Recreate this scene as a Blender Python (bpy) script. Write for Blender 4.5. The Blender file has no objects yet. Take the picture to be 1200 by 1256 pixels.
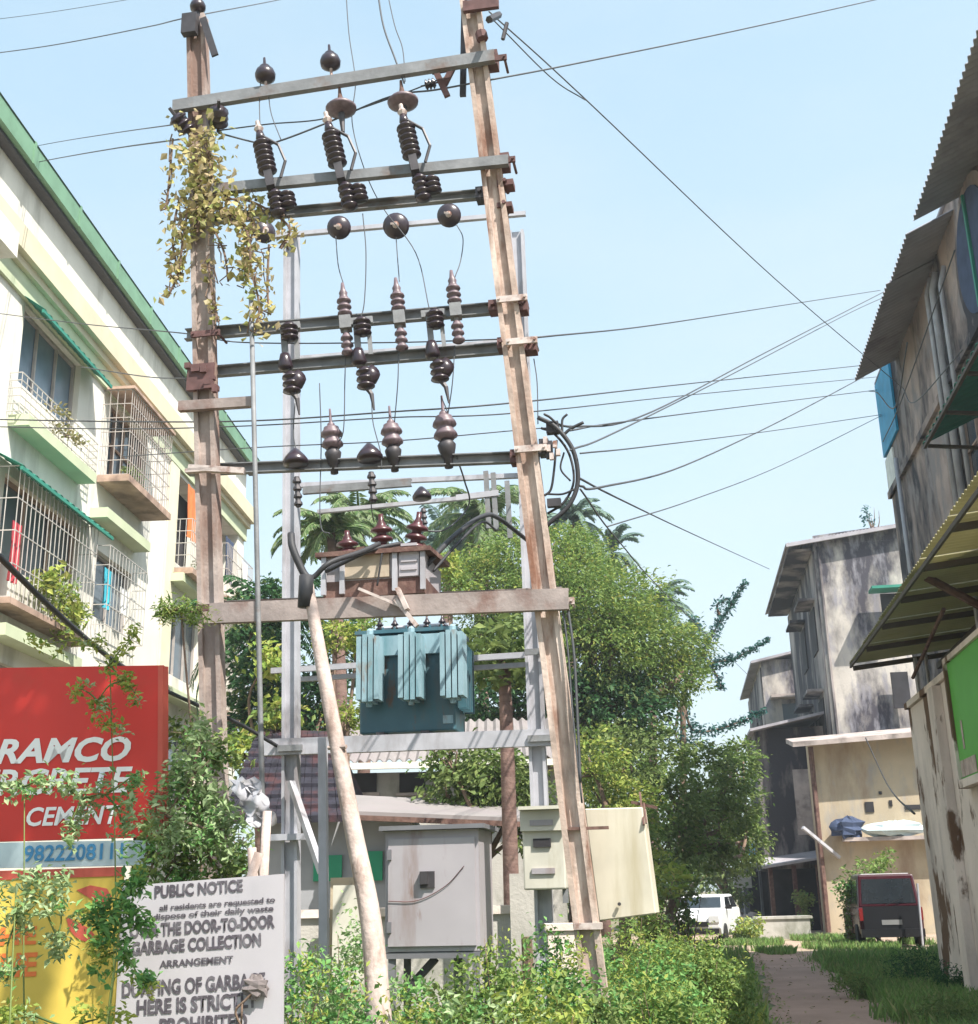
import bpy, math, random
import numpy as np
from math import sin, cos, tan, pi, radians, sqrt, atan2
from mathutils import Vector, Matrix
random.seed(7); rng = np.random.default_rng(11)
S = bpy.context.scene
COL = S.collection
# ------------------------------------------------------------------ camera
F_PX = 1500.0; TH = radians(17.4); RHO = radians(1.3)
EYE = Vector((0, 0, 1.5))
fw = Vector((0, cos(TH), sin(TH))); r0 = Vector((1, 0, 0)); u0 = Vector((0, -sin(TH), cos(TH)))
rr = cos(RHO)*r0 - sin(RHO)*u0; uu = sin(RHO)*r0 + cos(RHO)*u0
cd = bpy.data.cameras.new('camera'); cam = bpy.data.objects.new('camera', cd); COL.objects.link(cam)
M = Matrix.Identity(4)
for i in range(3):
    M[i][0] = rr[i]; M[i][1] = uu[i]; M[i][2] = -fw[i]; M[i][3] = EYE[i]
cam.matrix_world = M
cd.sensor_width = 36; cd.sensor_fit = 'HORIZONTAL'; cd.lens = F_PX/1200*36
cd.clip_start = 0.1; cd.clip_end = 3000
S.camera = cam

def ray(x, y):
    return fw + rr*((x-600)/F_PX) + uu*((628-y)/F_PX)
def U(x, y, Y):
    d = ray(x, y); return EYE + d*(Y/d.y)
def Zp(x, y, z=0):
    d = ray(x, y); return EYE + d*((z-1.5)/d.z)
def onplane(x, y, p, n):
    d = ray(x, y); return EYE + d*((p-EYE).dot(n)/d.dot(n))
def pxm(P, px): return (P-EYE).dot(fw)/F_PX*px

# ------------------------------------------------------------------ materials
def mat(name, col, rough=.75, metal=0., var=.18, scale=4., dark=None, dscale=(1, 1, 1), dlo=.5, dhi=.65, bump=0., bscale=30., spec=.4, trans=0., island=None, second=None):
    m = bpy.data.materials.new(name); m.use_nodes = True
    nt = m.node_tree; N = nt.nodes; Lk = nt.links
    b = N['Principled BSDF']; b.inputs['Roughness'].default_value = rough; b.inputs['Metallic'].default_value = metal
    b.inputs['Specular IOR Level'].default_value = spec
    tc = N.new('ShaderNodeTexCoord')
    ns = N.new('ShaderNodeTexNoise'); ns.inputs['Scale'].default_value = scale; ns.inputs['Detail'].default_value = 6
    Lk.new(tc.outputs['Object'], ns.inputs['Vector'])
    mr = N.new('ShaderNodeMapRange'); mr.inputs['From Min'].default_value = .3; mr.inputs['From Max'].default_value = .7
    mr.inputs['To Min'].default_value = 1-var; mr.inputs['To Max'].default_value = 1+var
    Lk.new(ns.outputs['Fac'], mr.inputs['Value'])
    mx = N.new('ShaderNodeMix'); mx.data_type = 'RGBA'; mx.blend_type = 'MULTIPLY'; mx.inputs['Factor'].default_value = 1
    mx.inputs['A'].default_value = (*col, 1)
    Lk.new(mr.outputs['Result'], mx.inputs['B'])
    out = mx.outputs['Result']
    if island:
        g = N.new('ShaderNodeNewGeometry')
        rp = N.new('ShaderNodeValToRGB'); rp.color_ramp.elements[0].color = (*island[0], 1); rp.color_ramp.elements[1].color = (*island[-1], 1)
        for k in range(1, len(island)-1):
            e = rp.color_ramp.elements.new(k/(len(island)-1)); e.color = (*island[k], 1)
        Lk.new(g.outputs['Random Per Island'], rp.inputs['Fac']); Lk.new(rp.outputs['Color'], mx.inputs['A'])
    def over(prev, colr, sc, lo, hi, base):
        mp = N.new('ShaderNodeMapping'); mp.inputs['Scale'].default_value = sc
        Lk.new(tc.outputs['Object'], mp.inputs['Vector'])
        n2 = N.new('ShaderNodeTexNoise'); n2.inputs['Scale'].default_value = base; n2.inputs['Detail'].default_value = 8; n2.inputs['Roughness'].default_value = .62
        Lk.new(mp.outputs['Vector'], n2.inputs['Vector'])
        r2 = N.new('ShaderNodeMapRange'); r2.inputs['From Min'].default_value = lo; r2.inputs['From Max'].default_value = hi
        Lk.new(n2.outputs['Fac'], r2.inputs['Value'])
        m2 = N.new('ShaderNodeMix'); m2.data_type = 'RGBA'
        Lk.new(r2.outputs['Result'], m2.inputs['Factor']); Lk.new(prev, m2.inputs['A']); m2.inputs['B'].default_value = (*colr, 1)
        return m2.outputs['Result']
    if dark: out = over(out, dark, dscale, dlo, dhi, 1.)
    if second: out = over(out, second[0], second[1], second[2], second[3], 1.7)
    Lk.new(out, b.inputs['Base Color'])
    if bump:
        nb = N.new('ShaderNodeTexNoise'); nb.inputs['Scale'].default_value = bscale; nb.inputs['Detail'].default_value = 5
        Lk.new(tc.outputs['Object'], nb.inputs['Vector'])
        bp = N.new('ShaderNodeBump'); bp.inputs['Strength'].default_value = bump; bp.inputs['Distance'].default_value = .02
        Lk.new(nb.outputs['Fac'], bp.inputs['Height']); Lk.new(bp.outputs['Normal'], b.inputs['Normal'])
    if trans:
        tr = N.new('ShaderNodeBsdfTranslucent'); ms = N.new('ShaderNodeMixShader'); ms.inputs[0].default_value = trans
        Lk.new(out, tr.inputs['Color']); Lk.new(b.outputs[0], ms.inputs[1]); Lk.new(tr.outputs[0], ms.inputs[2])
        Lk.new(ms.outputs[0], N['Material Output'].inputs['Surface'])
    return m
MT = {}
MT['rust_pole'] = mat('rusty_steel', (.42, .325, .275), .8, 0, .3, 6, dark=(.20, .095, .06), dscale=(3, 3, .9), dlo=.46, dhi=.62, bump=.3, second=((.60, .50, .44), (5, 5, .8), .50, .66))
MT['rust_pole_dark'] = mat('weathered_steel', (.36, .30, .275), .8, 0, .25, 6, dark=(.22, .145, .12), dscale=(2, 2, .8), dlo=.48, dhi=.62, bump=.3, second=((.36, .29, .26), (5, 5, .8), .54, .68))
MT['steel_arm'] = mat('galvanised_steel_weathered', (.20, .205, .215), .65, .15, .22, 7, dark=(.16, .11, .09), dscale=(3, 3, 3), dlo=.55, dhi=.7, bump=.15)
MT['steel_brown'] = mat('brown_weathered_channel', (.30, .25, .235), .7, .1, .25, 5, dark=(.17, .09, .07), dscale=(3, 3, 3), dlo=.5, dhi=.7, bump=.2)
MT['galv_light'] = mat('pale_galvanised_paint', (.42, .42, .46), .55, .1, .12, 5, dark=(.24, .22, .23), dscale=(3, 3, .9), dlo=.5, dhi=.7)
MT['porcelain'] = mat('brown_porcelain', (.030, .019, .026), .28, 0, .2, 10, spec=.6)
MT['porcelain_red'] = mat('maroon_porcelain', (.075, .022, .026), .3, 0, .2, 10, spec=.6)
MT['porcelain_grey'] = mat('dusty_porcelain', (.14, .10, .115), .45, 0, .3, 20, spec=.5)
MT['metal_dark'] = mat('dark_metal', (.06, .055, .06), .5, .3, .2, 10)
MT['clamp'] = mat('pale_clamp_metal', (.55, .47, .44), .6, .2, .2, 12, dark=(.22, .11, .08), dscale=(8, 8, 8), dlo=.5, dhi=.65)
MT['maroon_metal'] = mat('maroon_rust_metal', (.12, .062, .06), .8, 0, .3, 12)
MT['wire'] = mat('weathered_wire', (.09, .095, .105), .6, .2, .1, 5)
MT['wire_dark'] = mat('black_cable', (.035, .035, .04), .6, 0, .1, 5)
MT['teal'] = mat('teal_paint', (.045, .12, .155), .42, 0, .14, 3, dark=(.09, .11, .11), dscale=(4, 4, 1.2), dlo=.52, dhi=.75, second=((.13, .075, .05), (4, 4, 1.5), .60, .70))
MT['teal_light'] = mat('pale_teal_paint', (.25, .375, .43), .5, 0, .12, 5, dark=(.12, .24, .28), dscale=(6, 6, 1.2), dlo=.5, dhi=.72, second=((.22, .17, .13), (4, 4, 1.5), .60, .72))  # paler teal than the tank, for radiators and header
MT['box_grey'] = mat('grey_painted_sheet', (.37, .345, .37), .55, .1, .1, 2, dark=(.25, .19, .18), dscale=(5, 5, .9), dlo=.52, dhi=.72, second=((.20, .12, .09), (5, 5, 1.2), .62, .74))
MT['box_dark'] = mat('dark_grey_sheet', (.16, .16, .175), .6, .1, .15, 4)
MT['cream_box'] = mat('cream_moulded_box', (.55, .53, .46), .55, 0, .1, 4, dark=(.38, .35, .26), dscale=(5, 5, 1), dlo=.58, dhi=.8)
MT['cream_board'] = mat('cream_weathered_board', (.54, .50, .41), .7, 0, .1, 4, dark=(.40, .35, .24), dscale=(6, 6, .7), dlo=.5, dhi=.75)
MT['rust'] = mat('rust', (.145, .085, .07), .9, 0, .35, 10, dark=(.06, .02, .02), dscale=(4, 4, 4), dlo=.5, dhi=.7, bump=.3)
MT['beige_panel'] = mat('beige_faded_panel', (.42, .35, .27), .7, 0, .15, 8, dark=(.25, .16, .12), dscale=(4, 4, 4), dlo=.58, dhi=.75)
MT['bark_pale'] = mat('pale_pink_bark', (.46, .37, .335), .85, 0, .2, 9, dark=(.26, .19, .16), dscale=(7, 7, 2), dlo=.52, dhi=.66, bump=.4)
MT['bark'] = mat('brown_bark', (.17, .115, .085), .9, 0, .3, 9, bump=.5)
MT['bark_palm'] = mat('palm_bark', (.21, .135, .115), .9, 0, .3, 5, dark=(.15, .09, .08), dscale=(1, 1, 9), dlo=.45, dhi=.6, bump=.5)
MT['red'] = mat('red_sign_vinyl', (.56, .032, .022), .5, 0, .1, 1.5, second=((.42, .06, .03), (1.2, 1.2, 1.2), .56, .8))
MT['sign_white'] = mat('white_lettering', (.78, .78, .78), .6, 0, .05)
MT['sign_strip'] = mat('pale_blue_strip', (.46, .56, .60), .6, 0, .1)
MT['blue_letter'] = mat('blue_lettering', (.05, .22, .42), .6, 0, .2, 10)
MT['yellow'] = mat('yellow_poster', (.62, .45, .08), .65, 0, .1, 3)
MT['orange'] = mat('orange_lettering', (.70, .17, .04), .6, 0, .1)
MT['red_soft'] = mat('faded_red_print', (.50, .09, .06), .6, 0, .1)
MT['notice'] = mat('white_notice_flex', (.42, .40, .43), .6, 0, .06, 3, second=((.34, .33, .36), (2.5, 2.5, 1), .6, .8))
MT['black_letter'] = mat('faded_black_lettering', (.075, .065, .08), .7, 0, .35, 60, second=((.2, .19, .21), (9, 9, 9), .5, .75))
MT['white_wall'] = mat('white_limewash', (.74, .715, .65), .9, 0, .07, 1.2, dark=(.40, .38, .33), dscale=(1.1, 1.1, .25), dlo=.52, dhi=.74, bump=.1)
MT['cream_band'] = mat('cream_yellow_paint', (.60, .54, .40), .85, 0, .08, 1.5, dark=(.42, .38, .24), dscale=(.6, .6, .6), dlo=.56, dhi=.8)
MT['pale_green'] = mat('pale_green_paint', (.50, .55, .38), .85, 0, .1, 1.5)
MT['pale_yellow'] = mat('pale_yellow_paint', (.68, .64, .49), .85, 0, .08, 1.5)
MT['green_roof'] = mat('green_roof_sheet', (.155, .29, .19), .6, 0, .12, 2, dark=(.10, .20, .12), dscale=(1.5, 1.5, 1.5), dlo=.55, dhi=.75)
MT['green_awning'] = mat('green_awning_sheet', (.03, .22, .16), .6, 0, .12, 2)
MT['glass'] = mat('window_glass', (.10, .13, .16), .12, 0, .2, 1, spec=.8)
MT['glass_blue'] = mat('blue_grey_glass', (.17, .24, .32), .25, 0, .2, 2, spec=.7)
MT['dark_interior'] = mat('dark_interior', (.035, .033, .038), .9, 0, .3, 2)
MT['grille'] = mat('painted_iron_grille', (.42, .38, .36), .6, .1, .15, 5)
MT['grille_white'] = mat('white_iron_grille', (.46, .44, .42), .6, .1, .15, 5)
MT['slab_brown'] = mat('brown_concrete_slab', (.40, .28, .22), .9, 0, .3, 3, dark=(.22, .15, .12), dscale=(2, 2, 2), dlo=.5, dhi=.65)
MT['grime_wall'] = mat('grimy_plaster', (.36, .28, .25), .9, 0, .3, .9, dark=(.04, .036, .044), dscale=(.45, .45, .22), dlo=.42, dhi=.53, bump=.35, bscale=12, second=((.25, .22, .22), (.9, .9, .6), .5, .62))
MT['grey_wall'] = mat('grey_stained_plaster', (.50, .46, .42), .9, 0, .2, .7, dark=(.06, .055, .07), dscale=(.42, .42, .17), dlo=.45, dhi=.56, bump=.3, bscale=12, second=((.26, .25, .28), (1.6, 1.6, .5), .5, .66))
MT['grey_wall_dark'] = mat('grimy_shaded_plaster', (.34, .30, .29), .9, 0, .3, .7, dark=(.035, .032, .042), dscale=(.5, .5, .15), dlo=.40, dhi=.53, bump=.3, bscale=12)  # darker copy of the grey plaster: grime, plus shade of the lane sides
MT['yellow_wall'] = mat('yellowed_plaster', (.46, .385, .28), .9, 0, .16, .8, dark=(.24, .16, .11), dscale=(.6, .6, .2), dlo=.50, dhi=.68, bump=.2, second=((.34, .32, .30), (1.2, 1.2, .4), .53, .7))
MT['compound_wall'] = mat('pale_peeling_plaster', (.74, .64, .58), .9, 0, .14, 1, dark=(.42, .36, .33), dscale=(1.1, 1.1, .3), dlo=.5, dhi=.7, bump=.3, bscale=15, second=((.15, .085, .05), (.7, .7, .33), .54, .58))
MT['pink_ledge'] = mat('pinkish_ledge', (.40, .34, .32), .9, 0, .25, 2, dark=(.2, .17, .16), dscale=(1.5, 1.5, 1.5), dlo=.5, dhi=.65)
MT['asbestos'] = mat('grey_corrugated_sheet', (.36, .34, .37), .85, 0, .15, 1.5, dark=(.22, .20, .22), dscale=(1, 1, 1), dlo=.5, dhi=.7)
MT['canopy'] = mat('yellow_translucent_sheet', (.46, .43, .27), .8, 0, .12, 1.5, dark=(.36, .34, .17), dscale=(.8, .8, .8), dlo=.5, dhi=.7, trans=.5)
MT['purlin'] = mat('dark_steel_purlin', (.08, .065, .05), .7, .1, .2, 4)
MT['blue_tarp'] = mat('blue_plastic_sheet', (.03, .36, .62), .5, 0, .12, 3, trans=.25)
MT['green_sign'] = mat('bright_green_sign', (.11, .42, .06), .5, 0, .08, 2)
MT['tile_roof'] = mat('shade_dark_tiles', (.018, .017, .028), .85, 0, .4, 9, dark=(.055, .022, .026), dscale=(2, 2, 2), dlo=.5, dhi=.62, bump=.6, bscale=9)  # tile colour lowered to hold the shade lying on the roof
MT['shed_roof'] = mat('pale_shed_roof', (.25, .23, .23), .8, 0, .12, 2, dark=(.24, .21, .22), dscale=(1, 1, 1), dlo=.5, dhi=.7)
MT['blue_grey_wall'] = mat('blue_grey_wall', (.30, .305, .33), .9, 0, .1, 2)
MT['green_door'] = mat('green_painted_door', (.02, .25, .14), .6, 0, .15, 3)
MT['low_wall'] = mat('grey_boundary_plaster', (.45, .43, .40), .95, 0, .15, 2, dark=(.20, .20, .16), dscale=(1.2, 1.2, .6), dlo=.48, dhi=.66, bump=.3)
MT['ground'] = mat('earth', (.24, .18, .13), .95, 0, .25, 1.5, dark=(.10, .14, .05), dscale=(.5, .5, .5), dlo=.45, dhi=.6, bump=.4, bscale=8)
MT['lane'] = mat('worn_earth_lane', (.38, .25, .20), .95, 0, .14, 1.2, dark=(.29, .19, .15), dscale=(.9, .4, 1), dlo=.48, dhi=.75, bump=.25, bscale=40)
MT['dirt'] = mat('pink_dirt', (.38, .28, .215), .95, 0, .2, 2, dark=(.22, .19, .12), dscale=(.8, .8, 1), dlo=.48, dhi=.62, bump=.5, bscale=15)
MT['car_white'] = mat('white_car_paint', (.75, .76, .78), .25, 0, .02, spec=.6)
MT['car_red'] = mat('dark_red_car_paint', (.05, .008, .014), .25, 0, .05, spec=.6)
MT['car_black'] = mat('black_trim', (.015, .015, .018), .4, 0, .1)
MT['car_glass'] = mat('car_glass', (.02, .025, .03), .08, 0, .1, spec=.9)
MT['tyre'] = mat('tyre_rubber', (.02, .02, .02), .9, 0, .1)
MT['rim'] = mat('wheel_rim', (.45, .45, .46), .35, .6, .05)
MT['lamp_red'] = mat('red_tail_lens', (.22, .02, .02), .2, 0, .05, spec=.7)
MT['lamp_clear'] = mat('clear_lens', (.65, .67, .70), .15, 0, .05, spec=.8)
MT['cloth_orange'] = mat('orange_cloth', (.65, .19, .06), .9, 0, .15, 5)
MT['cloth_white'] = mat('white_cloth', (.72, .72, .70), .9, 0, .15, 5)
MT['cloth_dark'] = mat('navy_cloth', (.05, .07, .13), .9, 0, .2, 5)
MT['cloth_teal'] = mat('cyan_cloth', (.05, .42, .55), .9, 0, .2, 5)
MT['cloth_red'] = mat('red_cloth', (.5, .06, .08), .9, 0, .2, 5)
MT['dry_leaf'] = mat('dried_leaf', (.20, .17, .17), .9, 0, .3, 12)
def leafmat(name, cols, tr=.35): return mat(name, cols[0], .6, 0, .12, 3, island=cols, trans=tr, spec=.3)
MT['leaf_bright'] = leafmat('bright_green_leaves', [(.10, .18, .045), (.16, .26, .06), (.26, .34, .10), (.12, .21, .055)])
MT['leaf_mid'] = leafmat('mid_green_leaves', [(.10, .16, .045), (.16, .225, .07), (.24, .30, .10), (.09, .15, .05)])
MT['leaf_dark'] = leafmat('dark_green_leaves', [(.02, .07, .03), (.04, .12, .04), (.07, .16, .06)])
MT['leaf_teal'] = leafmat('dark_bluish_leaves', [(.03, .10, .10), (.05, .15, .14), (.07, .19, .15)])
MT['leaf_haze'] = leafmat('haze_blue_fronds', [(.13, .21, .20), (.19, .28, .24), (.22, .31, .20)])  # distance haze put into the frond colour
MT['leaf_palm'] = leafmat('green_palm_fronds', [(.08, .16, .05), (.14, .23, .08), (.24, .30, .14), (.20, .26, .17)])
MT['leaf_vine'] = leafmat('yellowing_vine_leaves', [(.40, .36, .13), (.52, .45, .20), (.28, .33, .10), (.48, .38, .22), (.40, .34, .20)], .3)
MT['leaf_pale'] = leafmat('pale_dusty_leaves', [(.22, .33, .14), (.30, .40, .20), (.38, .46, .26), (.16, .28, .09)], .3)
MT['leaf_olive'] = leafmat('yellow_green_leaves', [(.28, .36, .06), (.38, .42, .10), (.18, .30, .05), (.42, .38, .12)], .35)
MT['leaf_green'] = leafmat('fresh_weed_leaves', [(.09, .24, .06), (.15, .34, .10), (.22, .42, .13), (.06, .17, .06), (.28, .44, .12)], .35)
MT['grass'] = leafmat('grass_blades', [(.11, .22, .05), (.17, .30, .08), (.25, .38, .12), (.12, .20, .06), (.34, .36, .16)], .3)
MT['dry_grass'] = leafmat('dry_weed_stems', [(.25, .23, .10), (.32, .28, .14), (.18, .22, .08)], .2)

# ------------------------------------------------------------------ mesh builder
def basis(d, up=None):
    z = Vector(d).normalized()
    up = Vector(up) if up is not None else (Vector((0, 0, 1)) if abs(z.z) < .95 else Vector((0, -1, 0)))
    x = up.cross(z)
    if x.length < 1e-5: x = Vector((1, 0, 0)).cross(z)
    x.normalize(); y = z.cross(x)
    return x, y, z
class MB:
    def __init__(s): s.v = []; s.f = []; s.mi = []; s.cur = 0; s.arr = []
    def m(s, i): s.cur = i; return s
    def add(s, vs, fs):
        o = len(s.v); s.v += [tuple(p) for p in vs]
        for f in fs: s.f.append(tuple(o+i for i in f)); s.mi.append(s.cur)
        return s
    def hexa(s, P):   # 8 corners: bottom ring 0-3, top ring 4-7
        return s.add(P, [(0, 3, 2, 1), (4, 5, 6, 7), (0, 1, 5, 4), (1, 2, 6, 5), (2, 3, 7, 6), (3, 0, 4, 7)])
    def box(s, c, size, ax=None):
        c = Vector(c); ax = ax or (Vector((1, 0, 0)), Vector((0, 1, 0)), Vector((0, 0, 1)))
        h = [a*(k/2) for a, k in zip(ax, size)]
        P = [c + h[0]*i + h[1]*j + h[2]*k for k in (-1, 1) for i, j in ((-1, -1), (1, -1), (1, 1), (-1, 1))]
        return s.hexa(P)
    def beam(s, p0, p1, w, h, up=None):
        p0 = Vector(p0); p1 = Vector(p1); x, y, z = basis(p1-p0, up)
        return s.box((p0+p1)/2, (w, h, (p1-p0).length), (x, y, z))
    def prof(s, p0, p1, prof, up=None, closed=True, scale1=1.):
        p0 = Vector(p0); p1 = Vector(p1); x, y, z = basis(p1-p0, up); n = len(prof)
        vs = [p0+x*a+y*b for a, b in prof]+[p1+x*a*scale1+y*b*scale1 for a, b in prof]
        fs = [(i, (i+1) % n, n+(i+1) % n, n+i) for i in range(n)]
        fs += [tuple(range(n-1, -1, -1)), tuple(range(n, 2*n))]
        return s.add(vs, fs)
    def ibeam(s, p0, p1, w, h, up=None, t=.012):
        # two flanges (width w) joined by a web of depth h
        a, b = w/2, h/2
        return s.prof(p0, p1, [(-a, -b), (a, -b), (a, -b+t), (t/2, -b+t), (t/2, b-t), (a, b-t), (a, b), (-a, b), (-a, b-t), (-t/2, b-t), (-t/2, -b+t), (-a, -b+t)], up)
    def chan(s, p0, p1, w, h, up=None, t=.009):
        a, b = w/2, h/2   # C open toward +x ; up=y
        return s.prof(p0, p1, [(-a, -b), (a, -b), (a, -b+t), (-a+t, -b+t), (-a+t, b-t), (a, b-t), (a, b), (-a, b)], up)
    def tube(s, pts, r, n=6, caps=True):
        pts = [Vector(p) for p in pts]; k = len(pts)
        rs = r if isinstance(r, (list, tuple)) else [r]*k
        o = len(s.v); px = None
        for i, p in enumerate(pts):
            d = (pts[min(i+1, k-1)]-pts[max(i-1, 0)])
            if d.length < 1e-9: d = Vector((0, 0, 1))
            z = d.normalized()
            if px is None: x, y, z = basis(d)
            else:
                x = px - z*px.dot(z)
                if x.length < 1e-6: x = basis(d)[0]
                x.normalize(); y = z.cross(x)
            px = x
            for j in range(n):
                a = 2*pi*j/n; s.v.append(tuple(p+x*(cos(a)*rs[i])+y*(sin(a)*rs[i])))
        for i in range(k-1):
            for j in range(n):
                s.f.append((o+i*n+j, o+i*n+(j+1) % n, o+(i+1)*n+(j+1) % n, o+(i+1)*n+j)); s.mi.append(s.cur)
        if caps:
            s.f.append(tuple(o+j for j in range(n-1, -1, -1))); s.mi.append(s.cur)
            s.f.append(tuple(o+(k-1)*n+j for j in range(n))); s.mi.append(s.cur)
        return s
    def lathe(s, prof, o=(0, 0, 0), d=(0, 0, 1), n=14):
        o = Vector(o); x, y, z = basis(d); b = len(s.v); k = len(prof)
        for r, h in prof:
            for j in range(n):
                a = 2*pi*j/n; s.v.append(tuple(o+z*h+x*(cos(a)*r)+y*(sin(a)*r)))
        for i in range(k-1):
            for j in range(n):
                s.f.append((b+i*n+j, b+i*n+(j+1) % n, b+(i+1)*n+(j+1) % n, b+(i+1)*n+j)); s.mi.append(s.cur)
        s.f.append(tuple(b+j for j in range(n-1, -1, -1))); s.mi.append(s.cur)
        s.f.append(tuple(b+(k-1)*n+j for j in range(n))); s.mi.append(s.cur)
        return s
    def blob(s, c, r, seed=0, jit=.15, n=10):
        rg = random.Random(seed); c = Vector(c); r = Vector(r) if not isinstance(r, (int, float)) else Vector((r, r, r))
        b = len(s.v)
        for i in range(n+1):
            t = pi*i/n
            for j in range(n):
                a = 2*pi*j/n; q = 1+rg.uniform(-jit, jit)
                s.v.append((c.x+r.x*sin(t)*cos(a)*q, c.y+r.y*sin(t)*sin(a)*q, c.z+r.z*cos(t)*q))
        for i in range(n):
            for j in range(n):
                s.f.append((b+i*n+j, b+(i+1)*n+j, b+(i+1)*n+(j+1) % n, b+i*n+(j+1) % n)); s.mi.append(s.cur)
        return s
    def leaves(s, cen, size, up=.4, asp=.55, dirs=None, fold=True, mi=None):
        """cen (n,3) array; one folded leaf (island) at each point"""
        cen = np.asarray(cen, float); n = len(cen)
        if n == 0: return s
        nr = rng.normal(size=(n, 3)); nr[:, 2] = np.abs(nr[:, 2])+up; nr /= np.linalg.norm(nr, axis=1)[:, None]
        t = rng.normal(size=(n, 3)) if dirs is None else np.asarray(dirs, float)+rng.normal(size=(n, 3))*.25
        t -= nr*(t*nr).sum(1)[:, None]; t /= np.linalg.norm(t, axis=1)[:, None]+1e-9
        b = np.cross(nr, t)
        L = size*rng.uniform(.6, 1.35, n)[:, None]; W = L*asp
        P = np.stack([cen-t*L*.5, cen+b*W*.5+nr*L*.08-t*L*.05, cen+t*L*.5-nr*L*.1, cen-b*W*.5+nr*L*.08-t*L*.05], 1)
        s.arr.append((P.reshape(-1, 3), s.cur if mi is None else mi)); return s
    def build(s, name, mats, parent=None, base=None, smooth=False):
        if not isinstance(mats, (list, tuple)): mats = [mats]
        me = bpy.data.meshes.new(name)
        V = np.array(s.v, float).reshape(-1, 3)
        if base is None:
            base = Vector((0, 0, 0))
        bv = np.array(base)
        nf0 = len(s.f)
        allv = [V]; tot = len(V); nq = 0; qs = []; qm = []
        for P, mi in s.arr:
            k = len(P)//4; q = (np.arange(k*4)+tot).reshape(k, 4); qs.append(q); qm.append(np.full(k, mi)); allv.append(P); tot += len(P); nq += k
        VV = np.concatenate(allv) - bv if tot else V
        if nf0:
            starts = []; loops = []; c = 0
            for f in s.f: starts.append(c); loops += f; c += len(f)
        else: starts = []; loops = []; c = 0
        if nq:
            Q = np.concatenate(qs); starts = np.concatenate([np.array(starts, int), c+np.arange(nq)*4]); loops = np.concatenate([np.array(loops, int), Q.ravel()])
            mi = np.concatenate([np.array(s.mi, int)]+qm)
        else:
            starts = np.array(starts, int); loops = np.array(loops, int); mi = np.array(s.mi, int)
        me.vertices.add(tot); me.vertices.foreach_set('co', VV.ravel().astype(np.float32))
        me.loops.add(len(loops)); me.loops.foreach_set('vertex_index', loops.astype(np.int32))
        me.polygons.add(len(starts)); me.polygons.foreach_set('loop_start', starts.astype(np.int32))
        for mm in mats: me.materials.append(MT[mm] if isinstance(mm, str) else mm)
        me.update(calc_edges=True)
        me.polygons.foreach_set('material_index', mi.astype(np.int32))
        me.polygons.foreach_set('use_smooth', np.full(len(starts), bool(smooth)))
        me.validate(); me.update()
        o = bpy.data.objects.new(name, me); COL.objects.link(o)
        if parent is not None: o.parent = parent
        else: o.location = base
        return o
def tag(o, label=None, cat=None, group=None, kind=None):
    if label: o['label'] = label
    if cat: o['category'] = cat
    if group: o['group'] = group
    if kind: o['kind'] = kind
    return o
class Thing:
    """Empty at the base; parts are given in world coordinates and stored relative to it"""
    def __init__(s, name, label, cat, base=(0, 0, 0), group=None):
        s.e = bpy.data.objects.new(name, None); s.e.empty_display_size = .2; COL.objects.link(s.e)
        s.base = Vector(base); s.e.location = s.base; tag(s.e, label, cat, group)
    def part(s, name, mb, mats, parent=None, smooth=False, label=None):
        o = mb.build(name, mats, parent or s.e, s.base, smooth)
        if label: o['label'] = label
        return o
def solo(name, mb, mats, label, cat, base, group=None, smooth=False):
    return tag(mb.build(name, mats, None, Vector(base), smooth), label, cat, group)
def struct(name, mb, mats, kind='structure', smooth=False, label=None, cat=None):
    o = mb.build(name, mats, None, Vector((0, 0, 0)), smooth); tag(o, label or name.replace('_', ' '), cat, None, kind); return o
def copy_thing(e, M4, label=None, group=None):
    c = e.copy(); COL.objects.link(c); c.matrix_world = M4
    for ch in e.children:
        d = ch.copy(); COL.objects.link(d); d.parent = c
        for g in ch.children:
            h = g.copy(); COL.objects.link(h); h.parent = d
    if label: c['label'] = label
    if group: c['group'] = group
    return c
def place(P, d=(0, 0, 1), s=1., yaw=0):
    x, y, z = basis(d, up=(0, -1, 0) if abs(Vector(d).normalized().y) < .95 else None)
    R = Matrix((x, y, z)).transposed().to_4x4()
    return Matrix.Translation(P) @ R @ Matrix.Rotation(yaw, 4, 'Z') @ Matrix.Diagonal((s, s, s, 1))
def text_mesh(txt, mt, parent, base, O, X, Y, N, height, bold=.0, shear=0., width=None, name='lettering', align='LEFT', squeeze=1.):
    cu = bpy.data.curves.new('t', 'FONT'); cu.body = txt; cu.size = 1; cu.offset = bold; cu.shear = shear; cu.extrude = .0; cu.resolution_u = 3
    ob = bpy.data.objects.new('t', cu); COL.objects.link(ob)
    dg = bpy.context.evaluated_depsgraph_get(); dg.update()
    me = bpy.data.meshes.new_from_object(ob.evaluated_get(dg)); bpy.data.objects.remove(ob)
    co = np.array([v.co[:] for v in me.vertices]); mn = co.min(0); mx_ = co.max(0)
    sy = height/.729; sx = sy*squeeze
    if width: sx = width/(mx_[0]-mn[0])
    for v in me.vertices:
        p = O + X*((v.co.x-mn[0])*sx) + Y*(v.co.y*sy) + N*.004 - base
        v.co = p
    me.materials.append(MT[mt]); me.name = name
    o = bpy.data.objects.new(name, me); COL.objects.link(o); o.parent = parent
    return o
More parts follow.
